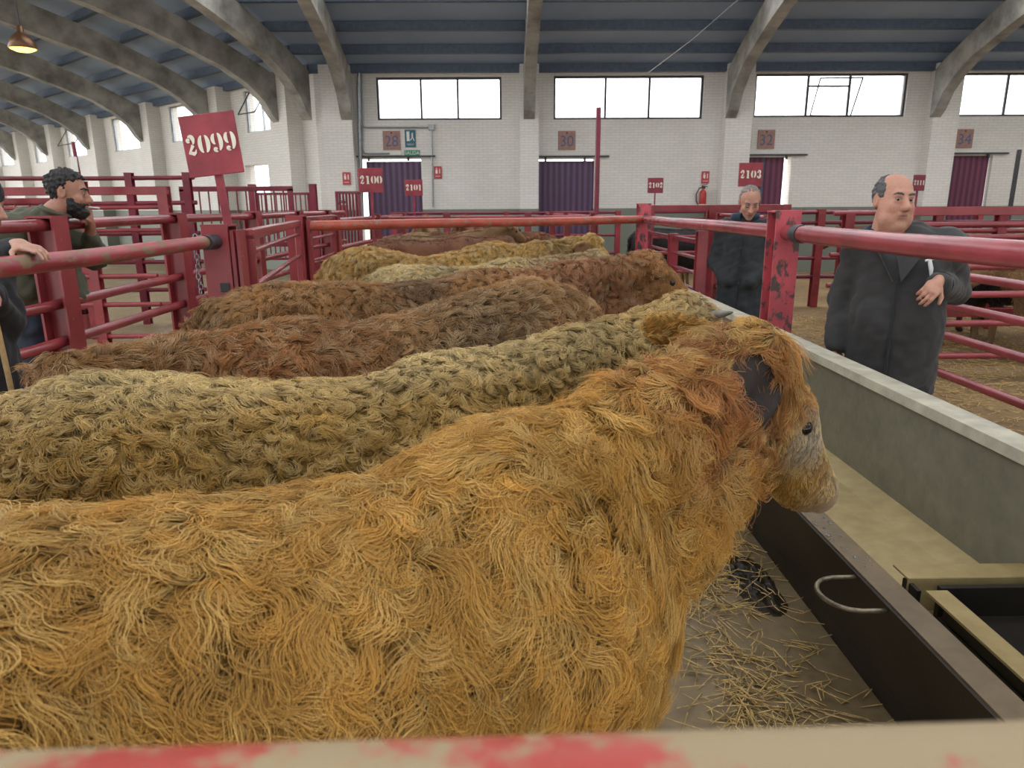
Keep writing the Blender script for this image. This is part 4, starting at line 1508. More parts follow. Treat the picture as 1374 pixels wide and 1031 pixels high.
        clv = clump * rng.uniform(0.55, 1.15, nclump)[near] * (1 - 0.85 * face_f)
        L = np.where(poll, L * spec.get('poll_len', 0.8), L)
        cu = cu * (1 - 0.8 * face_f); phi = phi * (1 - 0.7 * face_f)
        for sg, ed, en in shape.ears:
            c = shape.hp(shape.ear_a, sg * 0.078, -0.065) + ed * 0.1
            de = np.linalg.norm(P - c - ed * 0.02, axis=1) < 0.105 * shape.ear_k
            L[de] *= spec.get('ear_len', 0.45)
            tn[de] = ed - nr[de] * (nr[de] @ ed)[:, None]; tn[de] /= np.maximum(1e-6, np.linalg.norm(tn[de], axis=1))[:, None]
            phi[de] *= 0.3; cu[de] *= 0.3
        legs = np.clip((0.55 - P[:, 2]) / 0.2, 0, 0.7); L = L * (1 - legs)
        if 'len_fn' in spec: L = L * spec['len_fn'](P)
        lf = lift * rng.uniform(0.7, 1.3, nh)
        colr = coat_color(P, spec, seed) * (1 + rng.normal(0, 0.13, nclump)[near] + rng.normal(0, 0.08, nh))[:, None]
        tipc = rng.random(nclump)[near] < spec.get('pale', 0.2)
        colr[tipc] = colr[tipc] * 0.6 + np.array(spec.get('palecol', (0.7, 0.5, 0.25))) * 0.4
        hair_curves('coat', P, nr, tn, L, cu, phi, lf, near, cp, None, None, None, clv, colr, hr * rng.uniform(0.7, 1.25, nh), K, root, drop, spec.get('wave', 0.35))
    return root


em, ent, ebs = new_mat('dark_eye'); ebs.inputs['Base Color'].default_value = (0.012, 0.008, 0.006, 1); ebs.inputs['Roughness'].default_value = 0.08
MAT['eye'] = em
MAT['horn'] = plain('grey_horn', (0.17, 0.15, 0.12), 0.4, 0, 0.3, 30)
MAT['tag_orange'] = plain('orange_ear_tag', (0.85, 0.22, 0.03), 0.4, 0, 0.05)


def to_local(p, loc, hd):
    c, s = math.cos(hd), math.sin(hd)
    dx, dy = p[0] - loc[0], p[1] - loc[1]
    return (dx * c + dy * s, -dx * s + dy * c, p[2])


def dir_local(v, hd):
    c, s = math.cos(hd), math.sin(hd)
    return unit((v[0] * c + v[1] * s, -v[0] * s + v[1] * c, v[2]))


GRP = None
# ---- near golden cow
hd = math.radians(30); loc = (-1.02, 0.66)
pl = to_local((0.665, 1.735, 1.315), loc, hd); mz = to_local((0.920, 1.835, 0.885), loc, hd)
ears1 = [(1, dir_local((-0.42, -0.50, -0.70), hd), dir_local((-0.15, -0.85, 0.55), hd)),
         (-1, dir_local((-0.93, 0.30, 0.22), hd), dir_local((0.1, 0.8, 0.4), hd))]
sh1 = CowShape(L=1.46, H=0.985, back=([0, 0.5, 1.0, 1.3], [0.0, 0.0, -0.03, -0.02]), poll=pl, muzz=mz, ears=ears1, width=1.0, tufty=1.0, hk=1.10, ear_k=1.05, ear_a=-0.03, thr=0.115)
G = (0.62, 0.325, 0.062)
spec1 = dict(col=G, patches=[((0.42, 0.15, 0.045), (sh1.poll[0] - 0.22, 0.0, 1.22), (0.30, 0.3, 0.22), 0.85),
                             ((0.62, 0.50, 0.34), tuple(sh1.hp(0.22, 0.09, -0.05)), (0.13, 0.12, 0.11), 1.0),
                             ((0.62, 0.50, 0.34), tuple(sh1.hp(0.43, 0.0, -0.05)), (0.11, 0.13, 0.12), 1.0),
                             ((0.36, 0.16, 0.05), tuple(sh1.hp(0.12, 0.05, -0.24)), (0.16, 0.16, 0.12), 0.6)],
             wave=0.62, palecol=(0.92, 0.64, 0.22), pale=0.35, nose=(0.5, 0.36, 0.26), ear_len=0.22, poll_len=0.5)
cow1 = make_cow('large golden-orange shaggy cow nearest the camera with its muzzle over the trough', GRP, loc, hd, sh1, spec1, 101,
                res=0.016, fine=0.0085, nh=110000, K=13, hl=0.10, hr=0.0007, nclump=3600, curl=(1.4, 1.0), lift=0.46, clump=0.86, angvar=0.55, swirl=0.6, zmin=0.45, drop=0.22)
# ear tag in its far ear
sg, ed, en = ears1[1]
tc_ = sh1.hp(-0.03, -0.078, -0.065) + ed * 0.075
tb = MB(); tb.box((0, 0, 0), (0.022, 0.006, 0.04), ch=0.002); tb.tube([(0, 0, 0.012), (0, 0.012, 0.012)], 0.006, 8)
tg = tb.build('ear_tag', 'tag_orange', cow1); tg.location = Vector(tc_ - np.array([0, 0.03, 0.005])); tg['label'] = 'orange ear tag'

# ---- olive-blond curly cow
hd = math.radians(21.5); loc = (-1.24, 1.44)
pl = to_local((0.60, 2.26, 1.325), loc, hd); mz = to_local((0.98, 2.42, 1.03), loc, hd)
sh2 = CowShape(L=1.46, H=1.0, back=([0, 0.35, 0.9, 1.4], [0.0, 0.03, -0.02, -0.05]), poll=pl, muzz=mz, tufty=1.35, ears=[(1, dir_local((0.25, -0.95, -0.1), hd), dir_local((0.8, 0.2, 0.4), hd)), (-1, dir_local((-0.2, 0.95, 0.0), hd), dir_local((0.8, 0.2, 0.4), hd))])
spec2 = dict(col=(0.50, 0.30, 0.072), patches=[((0.74, 0.56, 0.26), (0.9, 0, 1.27), (1.3, 0.22, 0.10), 0.9), ((0.62, 0.44, 0.20), (sh2.poll[0], 0, sh2.poll[2]), (0.2, 0.2, 0.12), 0.8)],
             palecol=(0.82, 0.60, 0.25), pale=0.4, horns=True, nose=(0.05, 0.04, 0.035))
make_cow('curly olive-blond cow with small grey horns between the orange cow and the brown one', GRP, loc, hd, sh2, spec2, 202,
         res=0.02, fine=0.011, nh=80000, K=10, hl=0.058, hr=0.00075, nclump=4200, curl=(3.6, 0.9), lift=0.72, clump=0.80, angvar=0.9, swirl=0.5, zmin=0.6, drop=0.1)

# ---- brown cow facing left
hd = math.radians(180 + 24.5); loc = (0.42, 3.13)
pl = to_local((-1.40, 2.16, 1.16), loc, hd); mz = to_local((-1.50, 1.90, 0.80), loc, hd)
sh3 = CowShape(L=1.66, H=1.0, poll=pl, muzz=mz, back=([0, 0.3, 0.7, 1.1, 1.5], [0.06, 0.10, 0.03, -0.05, -0.08]))
spec3 = dict(col=(0.42, 0.215, 0.07), patches=[((0.27, 0.175, 0.085), (0.62, 0.1, 1.1), (0.4, 0.4, 0.22), 0.7), ((0.44, 0.17, 0.055), (1.4, 0, 1.0), (0.5, 0.5, 0.3), 0.8)],
             palecol=(0.72, 0.52, 0.28), pale=0.35, ear_len=0.7)
make_cow('brown woolly cow facing left with its rump towards the trough', GRP, loc, hd, sh3, spec3, 303,
         res=0.022, fine=0.014, nh=52000, K=8, hl=0.062, hr=0.0009, nclump=2600, curl=(1.1, 0.8), lift=0.8, clump=0.45, angvar=0.5, zmin=0.7)

# ---- brown cow facing right, rump by the gate
hd = math.radians(20); loc = (-1.43, 3.38)
pl = to_local((0.87, 4.15, 1.36), loc, hd); mz = to_local((1.19, 4.24, 1.09), loc, hd)
sh5 = CowShape(L=1.72, H=1.03, poll=pl, muzz=mz)
spec5 = dict(col=(0.46, 0.23, 0.075), patches=[((0.20, 0.11, 0.055), (1.05, 0, 1.2), (0.25, 0.4, 0.2), 0.8), ((0.46, 0.21, 0.095), (1.95, 0, 1.2), (0.5, 0.5, 0.5), 0.9), ((0.42, 0.25, 0.10), (0.1, 0, 1.0), (0.2, 0.4, 0.4), 0.6)],
             palecol=(0.60, 0.42, 0.24), pale=0.25)
make_cow('long red-brown cow facing right with its rump by the 2099 gate', GRP, loc, hd, sh5, spec5, 404,
         res=0.022, fine=0.013, nh=50000, K=8, hl=0.058, hr=0.001, nclump=2400, curl=(1.0, 0.8), lift=0.8, clump=0.45, angvar=0.5, zmin=0.8)

# ---- small pale cow
hd = math.radians(19); loc = (-0.86, 4.36)
pl = to_local((0.66, 4.90, 1.31), loc, hd); mz = to_local((0.98, 4.95, 1.0), loc, hd)
sh6 = CowShape(L=1.2, H=1.035, poll=pl, muzz=mz, tufty=1.2, ears=[(1, dir_local((-0.75, -0.6, 0.15), hd), dir_local((0.4, -0.3, 0.8), hd)), (-1, dir_local((0.1, 0.9, 0.1), hd), dir_local((0.8, 0.1, 0.4), hd))])
spec6 = dict(col=(0.68, 0.50, 0.22), patches=[((0.45, 0.27, 0.13), (1.3, 0, 1.1), (0.35, 0.4, 0.4), 0.8)], palecol=(0.85, 0.75, 0.5), pale=0.4, ear_in=(0.3, 0.17, 0.09))
make_cow('pale cream-blond cow between the red-brown cow and the golden cow', GRP, loc, hd, sh6, spec6, 505,
         res=0.024, fine=0.014, nh=26000, K=7, hl=0.05, hr=0.0011, nclump=1500, curl=(0.9, 0.7), lift=0.85, clump=0.4, angvar=0.5, zmin=0.9)

# ---- golden cow furthest in this pen
hd = math.radians(3); loc = (-1.46, 6.02)
pl = to_local((0.80, 6.2, 1.36), loc, hd); mz = to_local((1.02, 6.05, 1.06), loc, hd)
sh7 = CowShape(L=1.66, H=1.04, poll=pl, muzz=mz, tufty=1.35, back=([0, 0.3, 0.7, 1.1, 1.5], [0.03, 0.02, -0.05, 0.02, 0.06]))
spec7 = dict(col=(0.64, 0.38, 0.11), patches=[((0.45, 0.28, 0.12), (1.95, 0, 1.1), (0.3, 0.4, 0.3), 0.7)], palecol=(0.85, 0.68, 0.36), pale=0.4, ear_in=(0.3, 0.17, 0.09))
make_cow('golden woolly cow standing furthest back in the pen before the orange rail', GRP, loc, hd, sh7, spec7, 606,
         res=0.024, fine=0.015, nh=34000, K=7, hl=0.06, hr=0.0013, nclump=1700, curl=(1.0, 0.7), lift=0.85, clump=0.4, angvar=0.5, zmin=0.9)
# ================================================================ PEOPLE
class Shape:
    def __init__(s): s.p = []

    def cone(s, a, b, ra, rb, k=0.02, sq=None):
        s.p.append(('c', np.array(a, float), np.array(b, float), ra, rb, k, sq)); return s

    def ell(s, c, r, k=0.02, R=None, sub=False):
        s.p.append(('s' if sub else 'e', np.array(c, float), np.array(r, float), R, None, k, None)); return s

    def box_of(s, q):
        if q[0] == 'c':
            r = max(q[3], q[4]) * (1 if q[6] is None else 1.0) + 0.08
            if q[6] is not None and q[6][1] < 1: r = max(q[3], q[4]) / q[6][1] + 0.08
            return np.minimum(q[1], q[2]) - r, np.maximum(q[1], q[2]) + r
        r = max(q[2]) + 0.08
        return q[1] - r, q[1] + r

    def __call__(s, P):
        lo = P.reshape(-1, 3).min(0); hi = P.reshape(-1, 3).max(0)
        d = np.full(P.shape[:-1], 1.0)
        for q in s.p:
            a, b = s.box_of(q)
            if (a > hi).any() or (b < lo).any(): continue
            if q[0] == 'c': v = s_cone(P, q[1], q[2], q[3], q[4], q[6])
            else: v = s_ell(P, q[1], q[2], q[3])
            d = smax(d, -v, q[5]) if q[0] == 's' else smin(d, v, q[5])
        return d


def head_frame(c, F, Uh=(0, 0, 1), k=1.0):
    F = unit(F); Rr = unit(np.cross(F, Uh)); U = np.cross(Rr, F)
    c = np.array(c, float)
    R = np.stack([Rr, F, U], 1)
    return (lambda x, y, z: c + (Rr * x + F * y + U * z) * k), R, (lambda P: ((P - c) @ R) / k), k


def add_head(S, hf, jowl=0.0, nose=1.0, ear=1.0):
    g, R, inv, k = hf
    e = lambda c, r, kk=0.015, sub=False: S.ell(g(*c), np.array(r) * k, kk * k, R, sub)
    co = lambda a, b, ra, rb, kk=0.012: S.cone(g(*a), g(*b), ra * k, rb * k, kk * k)
    e((0, -0.012, 0.035), (0.076, 0.096, 0.088))
    e((0, 0.025, -0.04), (0.061 + jowl * 0.3, 0.068, 0.078), 0.03)
    e((0, 0.045, -0.085), (0.038 + jowl * 0.4, 0.042, 0.034), 0.025)
    e((0, 0.078, -0.108), (0.022, 0.018, 0.016), 0.018)
    if jowl:
        e((0, 0.03, -0.125), (0.055, 0.055, 0.035), 0.03)
        for sg in (-1, 1): e((sg * 0.045, 0.04, -0.085), (0.03, 0.035, 0.035), 0.025)
    co((-0.034, 0.074, 0.032), (0.034, 0.074, 0.032), 0.014, 0.014, 0.015)
    for sg in (-1, 1):
        e((sg * 0.040, 0.062, -0.028), (0.024, 0.022, 0.024), 0.02)
        e((sg * 0.031, 0.096, 0.008), (0.018, 0.014, 0.012), 0.010, True)
        e((sg * 0.031, 0.0740, 0.009), (0.0145, 0.0130, 0.0120), 0.004)
        co((sg * 0.045, 0.080, 0.0165), (sg * 0.018, 0.088, 0.0165), 0.0042, 0.0042, 0.005)
        co((sg * 0.044, 0.080, -0.0015), (sg * 0.019, 0.086, -0.0025), 0.0035, 0.0035, 0.005)
        co((sg * 0.012, 0.101, -0.032), (sg * 0.013, 0.094, -0.034), 0.009 * nose, 0.009, 0.006)
        # ears
        e((sg * 0.079, -0.012, -0.002), (0.010 * ear, 0.021 * ear, 0.034 * ear), 0.008)
        e((sg * 0.088, -0.006, 0.002), (0.006, 0.012, 0.022), 0.005, True)
        e((sg * 0.007, 0.112, -0.043), (0.004, 0.006, 0.004), 0.003, True)
    co((0, 0.090, 0.014), (0, 0.113 + 0.006 * (nose - 1), -0.028), 0.009, 0.0145 * nose, 0.012)
    e((0, 0.084, -0.062), (0.026, 0.018, 0.022), 0.014)
    co((-0.020, 0.092, -0.061), (0.020, 0.092, -0.061), 0.0048, 0.0048, 0.006)
    co((-0.016, 0.092, -0.071), (0.016, 0.092, -0.071), 0.0058, 0.0058, 0.006)
    e((0, 0.105, -0.066), (0.024, 0.012, 0.0012), 0.003, True)


def add_hand(S, wrist, d, n, k=1.0, curl=(0.35, 0.35, 0.35, 0.35), thumb=1, spread=0.06, tcurl=0.4, tip=None):
    """wrist point, finger direction d, palm normal n (out of the palm); thumb=+1/-1 side along d x n"""
    d = unit(d); n = unit(np.asarray(n, float) - d * np.dot(d, n)); w = np.cross(d, n) * thumb
    wr = np.array(wrist, float)
    R = np.stack([w, d, n], 1)
    S.ell(wr + d * 0.045 * k, np.array([0.040, 0.052, 0.016]) * k, 0.01, R)
    S.cone(wr - d * 0.03 * k, wr + d * 0.02 * k, 0.026 * k, 0.024 * k, 0.012)
    kn = []
    for i, (off, ln) in enumerate(((0.028, 0.070), (0.010, 0.078), (-0.010, 0.072), (-0.028, 0.058))):
        p = wr + d * (0.082 - 0.004 * abs(i - 1)) * k + w * off * k
        c = curl[i]; a = 0.0
        dirn = d + w * spread * (1.2 - i) * 0.8
        S.cone(wr + d * 0.03 * k + w * off * 0.6 * k, p, 0.010 * k, 0.0105 * k, 0.008)
        for frac, rr in ((0.45, 0.0095), (0.32, 0.0085), (0.23, 0.0075)):
            a += c
            dd = unit(dirn * math.cos(a) + n * math.sin(a))
            q = p + dd * ln * frac * k
            S.cone(p, q, rr * k, rr * 0.92 * k, 0.0035)
            p = q
        kn.append(p)
    p = wr + d * 0.02 * k + w * 0.026 * k
    t = unit(w * 0.8 + d * 0.6 + n * 0.35)
    q = p + t * 0.042 * k; S.cone(p, q, 0.013 * k, 0.0105 * k, 0.012)
    t2 = unit(t * (1 - tcurl) + d * tcurl + n * 0.2)
    r = q + t2 * 0.032 * k; S.cone(q, r, 0.0105 * k, 0.0088 * k, 0.004)
    return kn


def build_sdf(name, S, lo, hi, step, fine, mat, colfn=None, parent=None, smooth=1, warp=None):
    xs = axis(lo[0], hi[0], step, [(a[0], b[0], f) for a, b, f in fine])
    ys = axis(lo[1], hi[1], step, [(a[1], b[1], f) for a, b, f in fine])
    zs = axis(lo[2], hi[2], step, [(a[2], b[2], f) for a, b, f in fine])
    V, Fc = surface_nets(xs, ys, zs, S)
    if smooth: V = relax(V, Fc, smooth, 0.4)
    if warp is not None: V = warp(V, vert_normals(V, Fc))
    me = np_mesh(name, V, Fc, mat, colfn(V) if colfn else None)
    return link_mesh(name, me, parent)


def hair_part(name, hf, fn, mat, parent, step=0.006, rough=0.0025, seed=3):
    g, R, inv, k = hf
    def S(P): return fn(inv(P)) * k
    c = g(0, 0, 0)
    w = Wobble(seed, 0.02, 12)
    def warp(V, Nn): return V + Nn * (w(V) * rough)[:, None]
    return build_sdf(name, S, c - 0.17 * k, c + 0.17 * k, step, [], mat, None, parent, 1, warp)


def eyes(hf, parent, look=(0, 1, 0), lid=0.0):
    g, R, inv, k = hf
    F = R @ unit(look)
    for sg in (-1, 1):
        c = g(sg * 0.031, 0.0785, 0.0082 - lid)
        mb = MB(); mb.lathe((0, 0, 0), [(0, -0.0118), (0.0068, -0.0095), (0.0112, -0.003), (0.0112, 0.003), (0.0068, 0.0095), (0, 0.0118)], 12)
        eo = mb.build('eye', MAT['eye_white'], parent); eo.location = Vector(c); eo.scale = (k,) * 3
        mb = MB(); mb.lathe((0, 0, 0), [(0, -0.004), (0.0052, -0.002), (0.0058, 0), (0.003, 0.0022), (0, 0.0028)], 10)
        ir = mb.build('iris', MAT['eye'], eo); ir.location = Vector(F * 0.0098)
        ir.rotation_euler = Vector(F).to_track_quat('Z', 'Y').to_euler()


def brows(hf, parent, mat, th=0.0045, lift=0.0):
    g, R, inv, k = hf
    for sg in (-1, 1):
        mb = MB(); mb.tube([Vector(g(sg * x, y, z + lift)) for x, y, z in ((0.014, 0.093, 0.030), (0.026, 0.0935, 0.035), (0.040, 0.085, 0.036), (0.051, 0.073, 0.029))], [th * 0.8 * k, th * k, th * 0.9 * k, th * 0.4 * k], 8)
        mb.build('eyebrow', mat, parent)


MAT['eye_white'] = plain('eye_white', (0.30, 0.27, 0.25), 0.2, 0, 0.02)
MAT['hair_black'] = plain('black_hair', (0.018, 0.016, 0.015), 0.5, 0, 0.4, 200, 0.5)
MAT['hair_grey'] = plain('grey_dark_hair', (0.085, 0.085, 0.09), 0.55, 0, 0.4, 200, 0.5)
MAT['hair_silver'] = plain('silver_hair', (0.22, 0.20, 0.18), 0.55, 0, 0.4, 200, 0.5)


def cloth(name, col, var=0.18, scale=6):
    m, nt, bs = new_mat(name)
    n = tex_noise(nt, scale, 5, None, 0.6, 0.5); n2 = tex_noise(nt, 400, 2)
    nt.links.new(ramp(nt, n.outputs['Fac'], [(0.3, tuple(c * (1 - var) for c in col)), (0.7, tuple(c * (1 + var) for c in col))]), bs.inputs['Base Color'])
    bs.inputs['Roughness'].default_value = 0.85
    bs.inputs['Sheen Weight'].default_value = 0.08
    bump(nt, bs, n.outputs['Fac'], 0.18, 0.015)
    return m


MAT['coat_grey'] = cloth('grey_brown_coat_cloth', (0.040, 0.038, 0.037))
MAT['coat_dark'] = cloth('dark_green_grey_coat_cloth', (0.022, 0.026, 0.028))
MAT['olive'] = cloth('olive_jacket_cloth', (0.075, 0.074, 0.044))
MAT['jeans'] = cloth('dark_blue_trousers_cloth', (0.022, 0.03, 0.05))
MAT['black_cloth'] = cloth('black_cloth', (0.014, 0.014, 0.016))
MAT['navy'] = cloth('navy_collar_cloth', (0.012, 0.03, 0.06))
MAT['shirt'] = plain('white_shirt_edge', (0.75, 0.75, 0.72), 0.6, 0, 0.03)
MAT['shoe'] = plain('black_shoe_leather', (0.02, 0.018, 0.016), 0.35)
SKIN = np.array((0.50, 0.27, 0.19))


def skin_cols(hf, tint=(1, 1, 1), beard=0.0, bald=True):
    g, R, inv, k = hf
    def fn(V):
        c = np.tile(SKIN * np.array(tint), (len(V), 1)); q = inv(V)
        def blob(ctr, r, col, amt):
            f = np.clip(1.4 - np.linalg.norm((q - np.array(ctr)) / np.array(r), axis=1), 0, 1)[:, None] * amt
            c[:] = c * (1 - f) + np.array(col) * f
        blob((0, 0.1, -0.066), (0.02, 0.02, 0.010), (0.40, 0.15, 0.13), 0.8)
        blob((0, 0.1, -0.0655), (0.022, 0.02, 0.0022), (0.12, 0.04, 0.035), 0.9)
        for sg in (-1, 1):
            blob((sg * 0.031, 0.085, 0.0165), (0.015, 0.02, 0.0035), (0.12, 0.06, 0.05), 0.8)
            blob((sg * 0.031, 0.085, -0.006), (0.016, 0.02, 0.006), (0.33, 0.16, 0.13), 0.6)
            blob((sg * 0.007, 0.11, -0.043), (0.005, 0.02, 0.004), (0.1, 0.04, 0.03), 0.8)
        blob((0, 0.11, -0.03), (0.018, 0.02, 0.018), (0.58, 0.26, 0.19), 0.6)
        for sg in (-1, 1): blob((sg * 0.045, 0.08, -0.03), (0.022, 0.02, 0.02), (0.56, 0.26, 0.19), 0.5)
        if beard: blob((0, 0.06, -0.09), (0.07, 0.07, 0.045), (0.25, 0.18, 0.15), beard)
        return c
    return fn


def add_body(S, J, k=1.0, belly=0.0):
    """torso, arms, legs under the clothes, J = joint dict in world"""
    hipc = (np.array(J['hipL']) + J['hipR']) / 2; shc = (np.array(J['shL']) + J['shR']) / 2
    S.cone(hipc, shc * 0.7 + hipc * 0.3, 0.13 * k, 0.14 * k, 0.05)
    S.cone(J['shL'], J['shR'], 0.075 * k, 0.075 * k, 0.05)
    S.cone(shc, J['neck'], 0.075 * k, 0.058 * k, 0.04)
    for s_ in 'LR':
        S.cone(J['sh' + s_], J['el' + s_], 0.055 * k, 0.042 * k, 0.03)
        S.cone(J['el' + s_], J['wr' + s_], 0.042 * k, 0.027 * k, 0.02)
        S.cone(J['hip' + s_], J['kn' + s_], 0.085 * k, 0.058 * k, 0.04)
        S.cone(J['kn' + s_], J['an' + s_], 0.056 * k, 0.04 * k, 0.03)
        S.cone(J['an' + s_], np.array(J['toe' + s_]), 0.04 * k, 0.03 * k, 0.02)


def bbox(pts, m):
    pts = np.array([np.array(p, float) for p in pts]); return pts.min(0) - m, pts.max(0) + m


def shoes(J, root, face):
    for s_ in 'LR':
        S = Shape(); a = np.array(J['an' + s_], float); t = np.array(J['toe' + s_], float)
        a0 = np.array([a[0], a[1], 0.055]); t0 = np.array([t[0], t[1], 0.045])
        S.cone(a0 - unit(t0 - a0) * 0.03, t0, 0.052, 0.045, 0.03); S.cone(a0, a0 + np.array([0, 0, 0.05]), 0.052, 0.05, 0.02)
        lo, hi = bbox([a0, t0], 0.1)
        def cut(P, S=S): return smax(S(P), -(P[..., 2] - 0.002), 0.004)
        build_sdf('shoe', cut, lo, hi, 0.012, [], 'shoe', None, root)


def wrinkle(seed, amp=0.006, wl=0.14):
    w = Wobble(seed, wl, 9); w2 = Wobble(seed + 1, wl * 0.4, 9)
    def f(V, Nn):
        return V + Nn * (np.abs(w(V)) * amp + w2(V) * amp * 0.35)[:, None]
    return f


def person(label, J, hf, hands, skincol, coat, coat_mat, legs_mat, jowl=0.0, nose=1.0, extra=None, k=1.0):
    hipc = (np.array(J['hipL']) + J['hipR']) / 2
    root = empty('person', (0, 0, 0)); tag(root, label, 'person')
    S = Shape(); add_body(S, J, k)
    add_head(S, hf, jowl, nose)
    g = hf[0]
    S.cone(J['neck'], g(0, -0.025, -0.07), 0.058 * hf[3], 0.055 * hf[3], 0.02)
    fine = [(g(0, 0, 0) - 0.14 * hf[3], g(0, 0, 0) + 0.14 * hf[3], 0.0055)]
    for h in hands:
        add_hand(S, **h)
        w = np.array(h['wrist'], float); c = w + unit(h['d']) * 0.08
        fine.append((c - 0.11, c + 0.11, 0.0058))
    pts = list(J.values()) + [g(0, 0, 0.1), g(0, 0.1, 0)]
    for h in hands: pts.append(np.array(h['wrist']) + unit(h['d']) * 0.12)
    lo, hi = bbox(pts, 0.16); lo[2] = 0.0
    body = build_sdf('body', S, lo, hi, 0.026, fine, 'skin', skincol, root, 1)
    # trousers
    T = Shape()
    for s_ in 'LR':
        T.cone(J['hip' + s_], J['kn' + s_], 0.118 * k, 0.088 * k, 0.05); T.cone(J['kn' + s_], np.array(J['an' + s_]) + np.array([0, 0, 0.02]), 0.088 * k, 0.078 * k, 0.04)
    T.cone(J['hipL'], J['hipR'], 0.125 * k, 0.125 * k, 0.05); T.cone(hipc, hipc + np.array([0, 0, 0.12]), 0.15 * k, 0.155 * k, 0.05)
    lo, hi = bbox([J[a + b] for a in ('hip', 'kn', 'an') for b in 'LR'] + [hipc + np.array([0, 0, 0.15])], 0.2)
    lo[2] = 0.02
    build_sdf('trousers', T, lo, hi, 0.02, [], legs_mat, None, root, 1, wrinkle(5))
    lo, hi = bbox(coat['pts'], 0.24)
    build_sdf(coat.get('name', 'coat'), coat['S'], lo, hi, 0.014, [], coat_mat, None, root, 1, wrinkle(coat.get('seed', 9), coat.get('amp', 0.007)))
    shoes(J, root, None)
    if extra: extra(root)
    base = Vector(((J['anL'][0] + J['anR'][0]) / 2, (J['anL'][1] + J['anR'][1]) / 2, 0))
    for ch in kids(root): ch.location = ch.location - base
    root.location = base
    return root


def v(*a): return np.array(a, float)


# ---- man in the grey-brown coat, right
c0 = v(2.26, 4.02, 0)
Fb = unit((-0.55, -0.83, 0)); Rb = np.cross(Fb, (0, 0, 1))      # Rb points to his right
hk = 1.16
hf1 = head_frame(at_y(1199, 270, 3.98), (0.06, -0.99, -0.02), (0.06, 0, 1), hk)
J = dict(hipL=c0 - Rb * 0.11 + v(0, 0, 0.95), hipR=c0 + Rb * 0.11 + v(0, 0, 0.95),
         shL=c0 - Rb * 0.20 + Fb * 0.0 + v(0, 0, 1.43), shR=c0 + Rb * 0.21 + v(0, 0, 1.41), neck=np.array(hf1[0](0, -0.03, -0.15)),
         knL=c0 - Rb * 0.12 + Fb * 0.12 + v(0, 0, 0.52), knR=c0 + Rb * 0.11 + Fb * 0.02 + v(0, 0, 0.5), anL=c0 - Rb * 0.12 + Fb * 0.12 + v(0, 0, 0.09), anR=c0 + Rb * 0.11 - Fb * 0.10 + v(0, 0, 0.09),
         toeL=c0 - Rb * 0.14 + Fb * 0.28 + v(0, 0, 0.04), toeR=c0 + Rb * 0.13 + Fb * 0.06 + v(0, 0, 0.04))
wl = np.array(at_y(1257, 380, 3.66)); wl_ = wl
J['elL'] = v(2.60, 4.06, 1.16); J['wrL'] = wl
J['elR'] = J['shR'] + Rb * 0.08 - Fb * 0.03 + v(0, 0, -0.30); J['wrR'] = J['elR'] + Fb * 0.10 + v(0, 0, -0.26)
C = Shape(); hc = c0 + v(0, 0, 1.0)
sq = (Fb, 1.25)
C.cone(c0 + Fb * 0.05 + v(0, 0, 1.0), c0 + Fb * 0.03 + v(0, 0, 1.30), 0.235, 0.225, 0.06, sq)
C.cone(c0 + Fb * 0.03 + v(0, 0, 0.58), c0 + Fb * 0.05 + v(0, 0, 1.0), 0.235, 0.235, 0.05, sq)
C.cone(J['shL'] + v(0, 0, -0.02), J['shR'] + v(0, 0, -0.02), 0.105, 0.105, 0.06)
C.cone(c0 + v(0, 0, 1.44), J['neck'] + v(0, 0, -0.02), 0.12, 0.075, 0.04)
C.cone(J['shL'], J['elL'], 0.088, 0.075, 0.04); C.cone(J['elL'], wl + (J['elL'] - wl) * 0.12, 0.074, 0.060, 0.03)
C.cone(J['shR'], J['elR'], 0.098, 0.080, 0.04); C.cone(J['elR'], J['wrR'], 0.078, 0.066, 0.03)


def coat_cut(base, zlo, neck=None, open_dir=None, openc=None, w=0.03, ztop=None):
    def f(P):
        d = base(P)
        d = smax(d, zlo - P[..., 2], 0.01)
        return d
    return f


